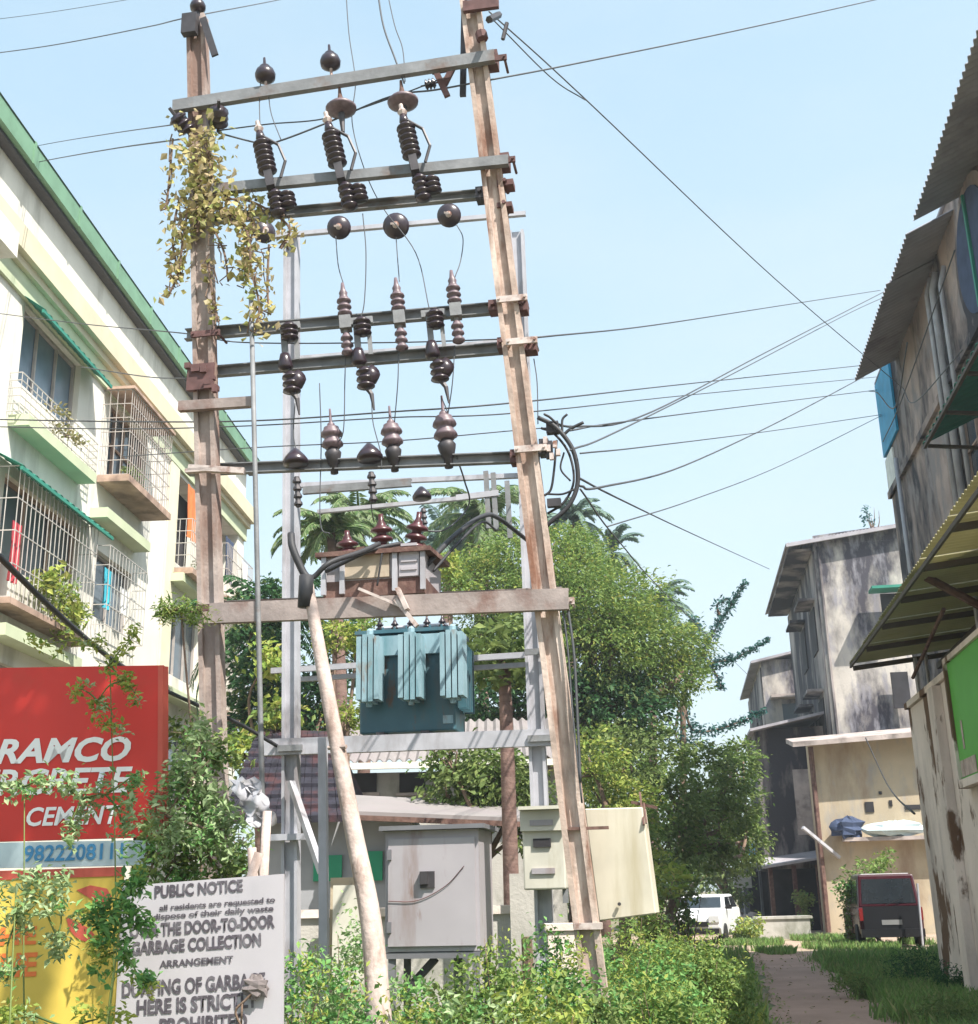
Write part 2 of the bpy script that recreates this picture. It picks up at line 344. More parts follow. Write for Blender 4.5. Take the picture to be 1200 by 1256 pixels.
def smooth_pts(P, sub=6):
    P = [Vector(p) for p in P]
    if len(P) < 3: return P
    Q = [P[0]*2-P[1]]+P+[P[-1]*2-P[-2]]; out = []
    for i in range(1, len(Q)-2):
        a, b, c, d = Q[i-1], Q[i], Q[i+1], Q[i+2]
        for k in range(sub):
            t = k/sub
            out.append(.5*((2*b)+(c-a)*t+(2*a-5*b+4*c-d)*t*t+(3*b-a-3*c+d)*t*t*t))
    out.append(P[-1]); return out

# ------------------------------------------------------------------ world and sun
w = bpy.data.worlds.new('World'); S.world = w; w.use_nodes = True
nt = w.node_tree; bg = nt.nodes['Background']
sk = nt.nodes.new('ShaderNodeTexSky'); sk.sky_type = 'NISHITA'; sk.sun_disc = False
SUN = Vector((.44, -.50, .90)).normalized()
elev = math.asin(SUN.z); sk.sun_elevation = elev; sk.sun_rotation = atan2(SUN.x, SUN.y)
sk.air_density = 1.0; sk.dust_density = 2.2; sk.ozone_density = 1.0; sk.altitude = 0
hs = nt.nodes.new('ShaderNodeHueSaturation'); hs.inputs['Saturation'].default_value = .9; hs.inputs['Value'].default_value = 1.0
nt.links.new(sk.outputs[0], hs.inputs['Color'])
mxw = nt.nodes.new('ShaderNodeMix'); mxw.data_type = 'RGBA'; mxw.inputs['Factor'].default_value = .55; mxw.inputs['B'].default_value = (1.85, 2.66, 2.95, 1)
nt.links.new(hs.outputs[0], mxw.inputs['A'])
tcw = nt.nodes.new('ShaderNodeTexCoord'); spx = nt.nodes.new('ShaderNodeSeparateXYZ'); nt.links.new(tcw.outputs['Generated'], spx.inputs[0])
mpw = nt.nodes.new('ShaderNodeMapping'); mpw.inputs['Scale'].default_value = (1.2, 1.2, 3.2); nt.links.new(tcw.outputs['Generated'], mpw.inputs['Vector'])
nzw = nt.nodes.new('ShaderNodeTexNoise'); nzw.inputs['Scale'].default_value = 1.7; nzw.inputs['Detail'].default_value = 7; nzw.inputs['Roughness'].default_value = .55; nt.links.new(mpw.outputs[0], nzw.inputs['Vector'])
h1 = nt.nodes.new('ShaderNodeMapRange'); h1.inputs['From Min'].default_value = .62; h1.inputs['From Max'].default_value = .02; h1.inputs['To Min'].default_value = 0; h1.inputs['To Max'].default_value = .62
h2 = nt.nodes.new('ShaderNodeMath'); h2.operation = 'MULTIPLY_ADD'; h2.inputs[1].default_value = -.28
nt.links.new(spx.outputs['X'], h2.inputs[0]); nt.links.new(spx.outputs['Z'], h2.inputs[2]); nt.links.new(h2.outputs[0], h1.inputs['Value'])
n1 = nt.nodes.new('ShaderNodeMapRange'); n1.inputs['From Min'].default_value = .45; n1.inputs['From Max'].default_value = .75; n1.inputs['To Max'].default_value = .30
nt.links.new(nzw.outputs['Fac'], n1.inputs['Value'])
ad = nt.nodes.new('ShaderNodeMath'); ad.operation = 'ADD'; ad.use_clamp = True; nt.links.new(h1.outputs[0], ad.inputs[0]); nt.links.new(n1.outputs[0], ad.inputs[1])
mw2 = nt.nodes.new('ShaderNodeMix'); mw2.data_type = 'RGBA'; mw2.inputs['B'].default_value = (2.45, 2.72, 2.72, 1)
nt.links.new(ad.outputs[0], mw2.inputs['Factor']); nt.links.new(mxw.outputs['Result'], mw2.inputs['A']); nt.links.new(mw2.outputs['Result'], bg.inputs['Color'])
bg.inputs['Strength'].default_value = .128
sl = bpy.data.lights.new('sun', 'SUN'); sl.energy = 3.3; sl.angle = radians(.5); sl.color = (1, .945, .85)
so = bpy.data.objects.new('sun', sl); COL.objects.link(so); so.rotation_euler = (-SUN).to_track_quat('-Z', 'Y').to_euler()
S.view_settings.view_transform = 'Standard'; S.view_settings.look = 'None'; S.view_settings.exposure = 1.48; S.view_settings.gamma = 1
S.view_settings.use_curve_mapping = False
S.cycles.max_bounces = 6; S.cycles.transparent_max_bounces = 8

# ------------------------------------------------------------------ ground
g = MB(); g.add([(-600, -60, 0), (600, -60, 0), (600, 1500, 0), (-600, 1500, 0)], [(0, 1, 2, 3)])
struct('ground', g, 'ground')
LD = Vector((sin(radians(8.8)), cos(radians(8.8)), 0)); LN = Vector((cos(radians(8.8)), -sin(radians(8.8)), 0))
def strip(left, right, z, sub=40):
    m = MB(); n = len(left)
    vs = [(p[0], p[1], z) for p in left]+[(p[0], p[1], z) for p in right]
    m.add(vs, [(i, n+i, n+i+1, i+1) for i in range(n-1)]); return m
ly = list(np.arange(2, 31.6, .6))
rgl = random.Random(3)
lf = [(3.3+(y-15.9)*.182*1.0+rgl.uniform(-.16, .12), y) for y in ly]; rt = [(4.84+(y-15.9)*.168+rgl.uniform(-.12, .18), y) for y in ly]
struct('lane', strip(lf, rt, .008), 'lane')
a = MB(); pts = [(5.2, 30.2), (7.4, 28.8), (10, 29.5), (13.5, 33), (17, 46), (16, 70), (10, 80), (8, 60), (5.5, 48), (3.0, 40), (4.2, 32)]
a.add([(x, y, .004) for x, y in pts], [tuple(range(len(pts)))])
struct('dirt_yard', a, 'dirt')

hz = MB(); hz.box((0, 85, 11), (150, 190, 24)); hm = bpy.data.materials.new('haze_air'); hm.use_nodes = True; hn = hm.node_tree
hn.nodes.remove(hn.nodes['Principled BSDF']); hv = hn.nodes.new('ShaderNodeVolumePrincipled'); hv.inputs['Density'].default_value = .0012; hv.inputs['Color'].default_value = (.88, .94, 1, 1); hv.inputs['Anisotropy'].default_value = .2
hn.links.new(hv.outputs[0], hn.nodes['Material Output'].inputs['Volume'])
struct('haze', hz, hm, 'stuff', label='thin bright haze in the air', cat='haze')
# ------------------------------------------------------------------ generic facade
class Fac:
    def __init__(s, p0, ang, side):
        a = radians(ang); s.p0 = Vector(p0); s.d = Vector((sin(a), cos(a), 0)); s.n = Vector((cos(a), -sin(a), 0))*side; s.side = side
    def P(s, u, z, n=0): return s.p0 + s.d*u + s.n*n + Vector((0, 0, z))
    def px(s, x, y, n=0):
        q = onplane(x, y, s.p0+s.n*n, s.n)-s.p0; return q.dot(s.d), q.z
    def box(s, mb, u0, u1, z0, z1, n0, n1):
        c = s.P((u0+u1)/2, (z0+z1)/2, (n0+n1)/2); mb.box(c, (abs(u1-u0), abs(n1-n0), abs(z1-z0)), (s.d, s.n, Vector((0, 0, 1)))); return mb
    def holes(s, mb, u0, u1, z0, z1, hs, depth=.25, n=0):
        us = sorted({u0, u1, *[h[0] for h in hs], *[h[1] for h in hs]}); zs = sorted({z0, z1, *[h[2] for h in hs], *[h[3] for h in hs]})
        for i in range(len(us)-1):
            for j in range(len(zs)-1):
                cu = (us[i]+us[i+1])/2; cz = (zs[j]+zs[j+1])/2
                if any(h[0] < cu < h[1] and h[2] < cz < h[3] for h in hs): continue
                mb.add([s.P(us[i], zs[j], n), s.P(us[i+1], zs[j], n), s.P(us[i+1], zs[j+1], n), s.P(us[i], zs[j+1], n)], [(0, 1, 2, 3)])
        for h in hs:
            a, b, c, d = h
            for (p, q) in (((a, c), (b, c)), ((b, c), (b, d)), ((b, d), (a, d)), ((a, d), (a, c))):
                mb.add([s.P(*p, n), s.P(*q, n), s.P(*q, n-depth), s.P(*p, n-depth)], [(0, 1, 2, 3)])
        return mb
def corr(mb, O, Uv, Vv, n, amp=.025, th=.008, per=6):
    """corrugated sheet: ridges run along Uv, waves along Vv"""
    O = Vector(O); Uv = Vector(Uv); Vv = Vector(Vv); N = Uv.cross(Vv).normalized(); k = n*per
    top = []; bot = []
    for i in range(k+1):
        q = O+Vv*(i/k)+N*(amp*sin(2*pi*i/per)); top += [q, q+Uv]; bot += [q-N*th, q+Uv-N*th]
    o = len(top); fs = []
    for i in range(k):
        fs += [(2*i, 2*i+1, 2*i+3, 2*i+2), (o+2*i, o+2*i+2, o+2*i+3, o+2*i+1), (2*i, 2*i+2, o+2*i+2, o+2*i), (2*i+1, o+2*i+1, o+2*i+3, 2*i+3)]
    mb.add(top+bot, fs); return mb
def window(T, F, u0, u1, z0, z1, n=-.14, nv=2, nh=1, pane='glass_blue', frame='grille', fw_=.06, label=None):
    f = MB()
    for z in (z0, z1): F.box(f, u0, u1, z-(fw_ if z == z1 else 0), z+(0 if z == z1 else fw_), n-.03, n+.03)
    for u in (u0, u1): F.box(f, u-(fw_ if u == u1 else 0), u+(0 if u == u1 else fw_), z0+fw_, z1-fw_, n-.03, n+.03)
    for i in range(1, nv): c = u0+(u1-u0)*i/nv; F.box(f, c-.025, c+.025, z0+fw_, z1-fw_, n-.025, n+.025)
    for i in range(1, nh): c = z0+(z1-z0)*i/nh; F.box(f, u0+fw_, u1-fw_, c-.02, c+.02, n-.02, n+.02)
    w_ = T.part('window', f, frame)
    p = MB(); F.box(p, u0+.01, u1-.01, z0+.01, z1-.01, n-.05, n-.035); T.part('pane', p, pane, parent=w_)
    return w_
def grille_cage(T, F, u0, u1, z0, z1, out, mt, step=.14, hstep=.3, name='window_grille', bar=.012):
    m = MB(); k = max(2, int((u1-u0)/step))
    for i in range(k+1):
        u = u0+(u1-u0)*i/k; m.beam(F.P(u, z0, out), F.P(u, z1, out), bar, bar)
    k = max(1, int((z1-z0)/hstep))
    for i in range(k+1):
        z = z0+(z1-z0)*i/k; m.beam(F.P(u0, z, out), F.P(u1, z, out), bar*1.3, bar*1.3)
        for u in (u0, u1): m.beam(F.P(u, z, 0), F.P(u, z, out), bar*1.3, bar*1.3)
    for u in (u0, u1):
        k = max(1, int(out/step))
        for i in range(k): m.beam(F.P(u, z0, out*i/k), F.P(u, z1, out*i/k), bar, bar)
    return T.part(name, m, mt)

# ------------------------------------------------------------------ left apartment building
L = Fac((-7.9, 22, 0), 3, 1)
T = Thing('apartment_building', 'white four storey apartment block with cream bands and green roof edge at left', 'building', L.P(4, 0))
UE = 12.6
HL = [(-2.7, -.1, 10.1, 11.55), (1.6, 3.9, 9.9, 11.5), (6.2, 8.6, 9.3, 11.5), (9.4, 11.9, 9.6, 11.6),
      (-2.8, .5, 6.9, 8.4), (1.4, 3.5, 6.9, 8.25), (6.2, 8.6, 6.6, 8.3), (9.4, 11.9, 6.4, 8.6), (-2.7, 0, 3.8, 5.3), (1.6, 3.4, 3.8, 5.2), (5.6, 8.8, 3.8, 5.4), (9.6, 11.9, 3.4, 5.4), (-7, -4.2, 9.9, 11.5), (-7, -4.2, 6.7, 8.3)]
m = L.holes(MB(), -12, UE, 0, 13.9, HL, .45)
m.add([L.P(UE, 0), L.P(UE, 0, -9), L.P(UE, 13.9, -9), L.P(UE, 13.9)], [(0, 1, 2, 3)])
m.add([L.P(-12, 0), L.P(-12, 13.9), L.P(-12, 13.9, -9), L.P(-12, 0, -9)], [(0, 1, 2, 3)])
m.add([L.P(-12, 0, -9), L.P(-12, 13.9, -9), L.P(UE, 13.9, -9), L.P(UE, 0, -9)], [(0, 1, 2, 3)])
L.box(m, -12, -4.3, 11.55, 12.0, .01, .55)
T.part('wall', m, 'white_wall')
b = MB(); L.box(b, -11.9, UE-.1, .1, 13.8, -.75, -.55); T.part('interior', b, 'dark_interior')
b = MB(); L.box(b, -12.1, UE+.12, 12.15, 12.6, .002, .28); L.box(b, -12.1, UE+.1, 12.0, 12.15, .002, .16)
T.part('cream_band', b, 'cream_band')
b = MB(); L.box(b, -12, UE+.04, 11.6, 12.0, .004, .07)
for (u0, u1, z0) in ((-2.9, .2, 9.2), (.9, 3.5, 8.75), (-3.0, .2, 5.6), (5.9, 8.9, 8.72), (5.2, 9.0, 5.95)):
    L.box(b, u0, u1, z0, z0+.2, .003, .36)
T.part('ledge', b, 'pale_green')
b = MB(); L.box(b, 5.6, 9.1, 8.5, 11.99, .004, .05); L.box(b, .7, 1.3, 6.2, 11.55, .004, .04)
T2 = b
# yellow pilaster strips with the same openings left free
b = MB()
for (u0, u1) in ((5.5, 6.15), (8.65, 9.3)): L.box(b, u0, u1, 3, 11.59, .004, .06)
L.box(b, 8.9, 9.3, 8.7, 9.2, .061, .1)
T.part('pilaster', b, 'pale_yellow')
# roof: green edge and sheets
b = MB(); L.box(b, -12.3, UE+.35, 13.82, 14.2, .17, .3)
e0 = 14.22
b.add([L.P(-12.3, e0, .32), L.P(UE+.35, e0, .32), L.P(UE+.35, 16.4, -4.6), L.P(-12.3, 16.4, -4.6)], [(0, 1, 2, 3)])
b.add([L.P(-12.3, 16.4, -4.6), L.P(UE+.35, 16.4, -4.6), L.P(UE+.35, e0, -9.8), L.P(-12.3, e0, -9.8)], [(0, 1, 2, 3)])
for u in np.arange(-12, UE, 2.1): L.box(b, u, u+.07, 13.8, 14.24, .3, .325)
T.part('roof', b, 'green_roof')
b = MB(); L.box(b, -12.2, UE+.3, 13.74, 13.81, .002, .2); T.part('soffit', b, 'metal_dark')
def awning(T, F, u0, u1, z, drop, out, mt, name='awning'):
    m = MB(); corr(m, F.P(u0, z, .01), F.n*out+Vector((0, 0, -drop)), F.d*(u1-u0), max(3, int((u1-u0)/.25)), .012)
    F.box(m, u0, u1, z-drop-.08, z-drop-.02, out-.02, out+.02); return T.part(name, m, mt)
awning(T, L, -2.9, .45, 11.66, .3, .42, 'green_awning'); awning(T, L, -3.3, .9, 8.62, .28, .5, 'green_awning')
window(T, L, -2.7, -.1, 10.1, 11.55, nv=3, pane='glass_blue', frame='grille')
grille_cage(T, L, -3.0, .5, 9.42, 10.12, .22, 'grille_white', .2, .12)
CG0 = 1.15; CG1 = L.px(209, 575, .6)[0]; print('CG', CG0, CG1, L.px(160, 530, .6))
window(T, L, 1.6, 3.9, 9.9, 11.5, nv=4, nh=2, pane='glass', frame='slab_brown')
grille_cage(T, L, CG0, CG1, 9.72, 11.55, .6, 'grille', .13, .28)
b = MB(); L.box(b, CG0-.05, CG1+.05, 9.56, 9.7, .01, .66); T.part('balcony_slab', b, 'slab_brown'); b = MB(); L.box(b, CG0-.05, CG1+.05, 11.56, 11.62, .08, .66); T.part('cage_roof', b, 'slab_brown')
window(T, L, -2.8, .5, 6.9, 8.4, nv=3, pane='glass', frame='slab_brown')
grille_cage(T, L, -3.1, .4, 6.2, 8.4, .4, 'grille_white', .17, .45)
b = MB(); L.box(b, -3.15, .45, 6.08, 6.18, .01, .45); T.part('balcony_slab', b, 'slab_brown')
window(T, L, 1.4, 3.5, 6.9, 8.25, nv=2, pane='glass', frame='grille')
grille_cage(T, L, 1.35, 3.55, 6.7, 8.3, .3, 'grille_white', .17, .4)
window(T, L, 6.2, 8.6, 6.6, 8.3, nv=3, pane='glass'); window(T, L, -2.7, 0, 3.8, 5.3, nv=3, pane='glass')
window(T, L, 1.6, 3.4, 3.8, 5.2, nv=2, pane='glass'); window(T, L, 5.6, 8.8, 3.8, 5.4, nv=3, pane='glass'); window(T, L, 9.6, 11.9, 3.4, 5.4, nv=3, pane='glass')
window(T, L, -7, -4.2, 9.9, 11.5, nv=3); window(T, L, -7, -4.2, 6.7, 8.3, nv=3)
grille_cage(T, L, 6.1, 8.7, 9.1, 10.3, .45, 'grille_white', .13, .3, 'balcony_railing'); grille_cage(T, L, 9.3, 12.0, 9.2, 10.6, .45, 'grille', .13, .3, 'balcony_railing')
grille_cage(T, L, 9.3, 12.0, 6.2, 8.5, .45, 'grille', .15, .4)
b = MB()
for z in (9.0, 6.05): L.box(b, 9.2, 12.1, z, z+.14, .01, .55)
L.box(b, 6.0, 8.8, 8.92, 9.06, .101, .55)
T.part('balcony_slab', b, 'slab_brown')
# laundry and plants on the balconies
def cloth(F, u, z, n, w_, h, mt, label, name='hanging_cloth', cat='laundry'):
    m = MB(); k = 8; vs = []
    for j in range(7):
        for i in range(k+1):
            vs.append(F.P(u+w_*i/k, z-h*j/6, n+.03*sin(i*1.9+j*.3)*(.4+j/6)))
    vs2 = [v-F.n*.008 for v in vs]; q = len(vs)
    fs = [(j*(k+1)+i, j*(k+1)+i+1, (j+1)*(k+1)+i+1, (j+1)*(k+1)+i) for j in range(6) for i in range(k)]
    m.add(vs+vs2, fs+[tuple(q+x for x in reversed(f)) for f in fs])
    return solo(name, m, mt, label, cat, F.P(u, z-h, n), 'laundry on the balconies', True)
cloth(L, 6.4, 11.3, .2, .9, 1.3, 'cloth_orange', 'orange cloth hanging on the upper balcony beside the left pole')
cloth(L, 7.6, 10.7, .38, .7, .8, 'cloth_dark', 'dark navy cloth over the railing next to the orange cloth')
cloth(L, 9.6, 10.9, .3, .8, 1.2, 'cloth_dark', 'dark cloth on the upper balcony at the far end of the white block')
cloth(L, 10.7, 10.5, .48, .6, .9, 'cloth_white', 'white cloth on the upper balcony at the far end of the white block')
cloth(L, 1.5, 7.9, .15, .45, .8, 'cloth_teal', 'cyan cloth in the small lower window above the red billboard')
cloth(L, 2.3, 7.7, .2, .5, .55, 'cloth_white', 'white cloth in the small lower window above the red billboard')
cloth(L, -3.0, 7.5, .3, .35, 1.0, 'cloth_red', 'red cloth at the left photo edge behind the lower white grille')
def rnd_ball(n, c, r, p=.45):
    d = rng.normal(size=(n, 3)); d /= np.linalg.norm(d, axis=1)[:, None]
    return np.array(c)+d*(rng.uniform(0, 1, n)**p)[:, None]*np.array(r)
def shrub(name, label, cat, base, blobs, leafm, n, size, stemr=.015, group=None, stem='bark', asp=.55, nst=7):
    base = Vector(base); T = Thing(name, label, cat, base, group)
    st = MB(); lv = MB(); sh = [max(b[1][0]*b[1][2], .01) for b in blobs]; tot = sum(sh)
    for bi, ((c, r), s_) in enumerate(zip(blobs, sh)):
        k = max(2, int(nst*s_/tot)+1)
        if nst <= 3:   # spindly plant: branches grow out of one another
            p_ = base if bi == 0 else Vector(min([b[0] for b in blobs[:bi]], key=lambda q: (Vector(q)-Vector(c)).length)); e = Vector(c)
            st.tube(smooth_pts([p_, p_.lerp(e, .5)+Vector(rng.normal(size=3)*.08*(e-p_).length), e], 4), [stemr*(1.3-.6*t/8) for t in range(9)], 4)
            for _ in range(3): e2 = Vector(rnd_ball(1, c, np.array(r)*.9)[0]); st.tube([e, e2], [stemr*.6, stemr*.25], 4)
            k = 0
        for i in range(k):
            e = Vector(rnd_ball(1, c, np.array(r)*.8)[0]); mid = base.lerp(e, .5)+Vector(rng.normal(size=3)*.05*(e-base).length)
            st.tube(smooth_pts([base+Vector((rng.normal()*.03, rng.normal()*.03, 0)), mid, e], 4), [stemr*(1-.8*t/8) for t in range(9)], 4)
        nn = int(n*s_/tot); ncl = max(3, nn//28)
        cc = rnd_ball(ncl, c, np.array(r)*.92, .5)
        cl = np.repeat(cc, nn//ncl+1, 0)[:nn]
        pts = cl+rng.normal(size=(len(cl), 3))*np.array(r)*.16+rng.normal(size=(len(cl), 3))*size*.5
        pts[:, 2] = np.maximum(pts[:, 2], .02); sel = np.repeat(rng.uniform(size=ncl) < .25, nn//ncl+1)[:nn]; lv.leaves(pts[~sel], size, asp=asp, mi=0); lv.leaves(pts[sel], size*.8, asp=asp*.8, mi=1)
    alt = {'leaf_bright': 'leaf_olive', 'leaf_mid': 'leaf_green', 'leaf_green': 'leaf_olive', 'leaf_pale': 'leaf_green', 'leaf_olive': 'leaf_pale'}.get(leafm, leafm)
    T.part('stem', st, stem, smooth=True); T.part('foliage', lv, [leafm, alt]); return T
b = L.P(-.9, 6.2, .3); shrub('balcony_plant', 'bushy yellow-green plants spilling out of the lower caged balcony', 'plant', b, [(b+Vector((0, -.5, .5)), (.35, .9, .5)), (b+Vector((.1, .4, .3)), (.35, .7, .4)), (b+Vector((.15, 0, -.05)), (.2, 1., .25))], 'leaf_olive', 1300, .13)
b = L.P(2.2, 9.75, .4); shrub('balcony_plant', 'small potted plants on the floor of the upper caged balcony', 'plant', b, [(b+Vector((0, 0, .2)), (.15, .7, .2))], 'leaf_mid', 240, .1)
b = L.P(-1.2, 9.62, .3); shrub('balcony_plant', 'dry brownish plants in the low white grille under the upper window', 'plant', b, [(b+Vector((0, 0, .2)), (.15, .9, .2))], 'dry_grass', 200, .1)
b = L.P(7.2, 9.1, .4); shrub('balcony_plant', 'small green plant on the balcony under the orange cloth', 'plant', b, [(b+Vector((0, 0, .25)), (.15, .5, .25))], 'leaf_mid', 160, .1)
exec_marker = 1

# ------------------------------------------------------------------ right building A (tall, grimy)
A = Fac((9.0, 26, 0), 8.3, -1)
T = Thing('old_tenement', 'tall grimy brown building with corrugated eaves at the upper right edge', 'building', A.P(-6, 0))
HA = [(-7.9, -6.3, 7.0, 9.3), (-3.6, -2.6, 3.5, 5.2), (-12.8, -11, 8.8, 10.6)]
m = A.holes(MB(), -15, 0, 0, 12.6, HA, .4)
m.add([A.P(0, 0), A.P(0, 0, -9), A.P(0, 12.6, -9), A.P(0, 12.6)], [(0, 1, 2, 3)])
m.add([A.P(-15, 0), A.P(-15, 0, -9), A.P(-15, 12.6, -9), A.P(-15, 12.6)], [(0, 1, 2, 3)])
T.part('wall', m, 'grime_wall')
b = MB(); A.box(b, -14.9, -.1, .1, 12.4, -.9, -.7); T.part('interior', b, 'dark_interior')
b = MB(); A.box(b, -1.7, .06, 10.75, 12.5, .01, .06); A.box(b, .061, .09, 10.75, 12.5, -1.2, .06); T.part('blue_sheet', b, 'blue_tarp')
b = MB(); A.box(b, -.9, .03, 9.75, 10.65, .01, .05); T.part('panel', b, 'cloth_white')
b = MB()
ea = A.px(1120, 270, .86); eb = A.px(1112, 287, .80); ec = A.px(1091, 349, .80); ed = A.px(1089, 352, .88); ee = A.px(1048, 462, .88)
for (u0, u1, z, o) in ((-15.5, ea[0], ea[1], .86), (eb[0], ec[0], eb[1], .80), (ed[0]+.04, ee[0], (ed[1]+ee[1])/2, .88)):
    corr(b, A.P(u0, z, o), -A.n*(o+4.5)+Vector((0, 0, 2.5)), A.d*(u1-u0), int((u1-u0)/.16), .022, .012)
T.part('roof', b, 'asbestos')
b = MB()
b.beam(A.P(-15, 12.56, .03), A.P(.1, 12.56, .03), .05, .05)
T.part('eave_rafter', b, 'asbestos')
b = MB()  # round opening with ring
cc = A.px(1206, 305); c = A.P(*cc, .03)
b.lathe([(.98, -.03), (1.18, -.03), (1.18, .1), (.98, .1)], c, A.n, 28)
T.part('round_window_surround', b, 'grime_wall')
b = MB(); b.lathe([(.0, 0), (.97, 0), (.97, .02), (.0, .02)], c+A.n*.105, A.n, 28)
w_ = T.part('window', b, 'cloth_dark')
b = MB(); b.beam(c+A.n*.14-Vector((0, 0, .95)), c+A.n*.14+Vector((0, 0, .95)), .06, .05); T.part('frame', b, 'green_awning', parent=w_)
for (px_, y0, y1, rr_) in ((1143, 335, 470, .05), (1152, 340, 480, .07), (1164, 360, 475, .045)):
    p = A.px(px_, (y0+y1)/2, .1); b = MB(); b.tube([A.P(p[0], 7.6, .1), A.P(p[0], 11.7-.3*(px_-1143)/20, .1), A.P(p[0]-.1, 12.0-.3*(px_-1143)/20, .02)], rr_, 8); T.part('drain_pipe', b, 'galv_light', smooth=True)
b = MB(); b.tube([A.P(-1.5, 6, .1), A.P(-1.45, 10.2, .1)], .05, 8); T.part('drain_pipe', b, 'galv_light', smooth=True)
# green awning over opening
b = MB()
AW1 = A.px(1134, 543, 1.)[0]
corr(b, A.P(-14.5, 8.5, .02), A.n*1.0+Vector((0, 0, -.45)), A.d*(AW1+14.5), 24, .02)
T.part('awning', b, 'green_awning')
b = MB()
for u in np.linspace(-14, AW1-.05, 5): b.beam(A.P(u, 7.9, .02), A.P(u, 8.01, .96), .05, .05)
b.beam(A.P(-14.4, 8.01, 1.0), A.P(AW1, 8.01, 1.0), .05, .05); T.part('awning_frame', b, 'purlin')
window(T, A, -7.9, -6.3, 7.0, 9.3, nv=2, nh=3, pane='glass', frame='slab_brown'); window(T, A, -3.6, -2.6, 3.5, 5.2, nv=2, pane='glass', frame='slab_brown')
b = MB(); A.box(b, -15, .05, 9.75, 9.9, .002, .08); A.box(b, -15, .05, 6.5, 6.62, .002, .08); T.part('string_course', b, 'grime_wall')

# ------------------------------------------------------------------ compound building with canopy
Wf = Fac((6.6, 20, 0), 8.3, -1)
T = Thing('compound_building', 'low pale building with peeling plaster beside the lane at right', 'building', Wf.P(-6, 0))
b = MB(); Wf.box(b, -17, -.8, 0, 4.12, -4.2, 0)
T.part('wall', b, 'compound_wall')
b = MB(); Wf.box(b, -17.1, -.75, 4.13, 4.22, -4.2, .05); T.part('coping', b, 'compound_wall')
b = MB(); Wf.box(b, -3.35, -2.95, 0, 4.1, .003, .12); T.part('pilaster', b, 'compound_wall')
b = MB(); b.tube([Wf.P(-1.6, 4.2, -.2), Wf.P(-1.6, 4.85, -.2)], .03, 6); b.tube([Wf.P(-1.3, 4.2, -.1), Wf.P(-1.3, 4.85, -.1)], .03, 6)
for u in (-5, -9, -13): b.tube([Wf.P(u, 4.2, -.2), Wf.P(u, 4.95, -.2)], .035, 6)
T.part('canopy_post', b, 'galv_light')
T = Thing('canopy', 'yellow-green corrugated sheet canopy with dark purlins over the low building', 'canopy', Wf.P(-6, 4.7))
b = MB(); zc = 4.86
nn = 9
for k in range(nn):
    u0 = -1.0-(k+1)*1.55; corr(b, Wf.P(u0, zc+.02*k, .85), -Wf.n*5.2+Vector((0, 0, .55)), Wf.d*1.53, 12, .014, .006)
T.part('sheet', b, 'canopy')
for k in range(10):
    u = -1.05-k*1.5; b = MB(); b.beam(Wf.P(u, zc-.09+.02*k, .8), Wf.P(u, zc+.44+.02*k, -4.2), .06, .07); T.part('purlin', b, 'purlin')
b = MB()
for n_ in (-.5, -2.6): b.beam(Wf.P(-15, zc+.12-.105*n_*1.-.03, n_), Wf.P(-1, zc-.13-.105*n_*1.-.03, n_), .07, .09)
b.beam(Wf.P(-15, zc-.02, .83), Wf.P(-1, zc-.05, .83), .03, .05)
T.part('rafter', b, 'purlin')
b = MB(); b.tube([Wf.P(-1.6, 4.5, .02), Wf.P(-5.5, 4.7, .3)], .03, 6); b.tube([Wf.P(-6, 4.55, -.1), Wf.P(-6.2, 4.95, .6)], .05, 6); T.part('brace', b, 'rust')
# green sign
T = Thing('green_signboard', 'bright green signboard with pale frame on the peeling low building', 'sign', Wf.P(-5.5, 2.5))
b = MB(); p = [Wf.px(1166, 848, .1), Wf.px(1170, 925, .1)]
u1 = p[0][0]; ztop = p[0][1]+.35; zbot = 2.75
Wf.box(b, u1-3.2, u1, zbot, ztop, .02, .1); T.part('panel', b, 'green_sign')
b = MB(); Wf.box(b, u1-3.3, u1+.08, zbot-.1, zbot, .02, .14); Wf.box(b, u1+.002, u1+.08, zbot+.002, ztop, .02, .14); Wf.box(b, u1-3.3, u1+.08, ztop, ztop+.07, .02, .14); T.part('frame', b, 'compound_wall')
b = MB(); Wf.box(b, u1-.42, u1-.34, 3.1, 3.45, .103, .109); Wf.box(b, u1-.9, u1-.05, 2.78, 2.98, .103, .108); T.part('marking', b, 'bark_pale')

# ------------------------------------------------------------------ far right buildings
def P2(x, y): return Vector((x, y, 0))
def block(T, name, x, y, w_, l, z0, z1, mt, ang=8.3):
    a = radians(ang); d = Vector((sin(a), cos(a), 0)); e = Vector((cos(a), -sin(a), 0))
    m = MB(); c = Vector((x, y, 0))+e*(w_/2)+d*(l/2)+Vector((0, 0, (z0+z1)/2)); m.box(c, (w_, l, z1-z0), (e, d, Vector((0, 0, 1)))); T.part(name, m, mt)
    return Vector((x, y, 0)), e, d
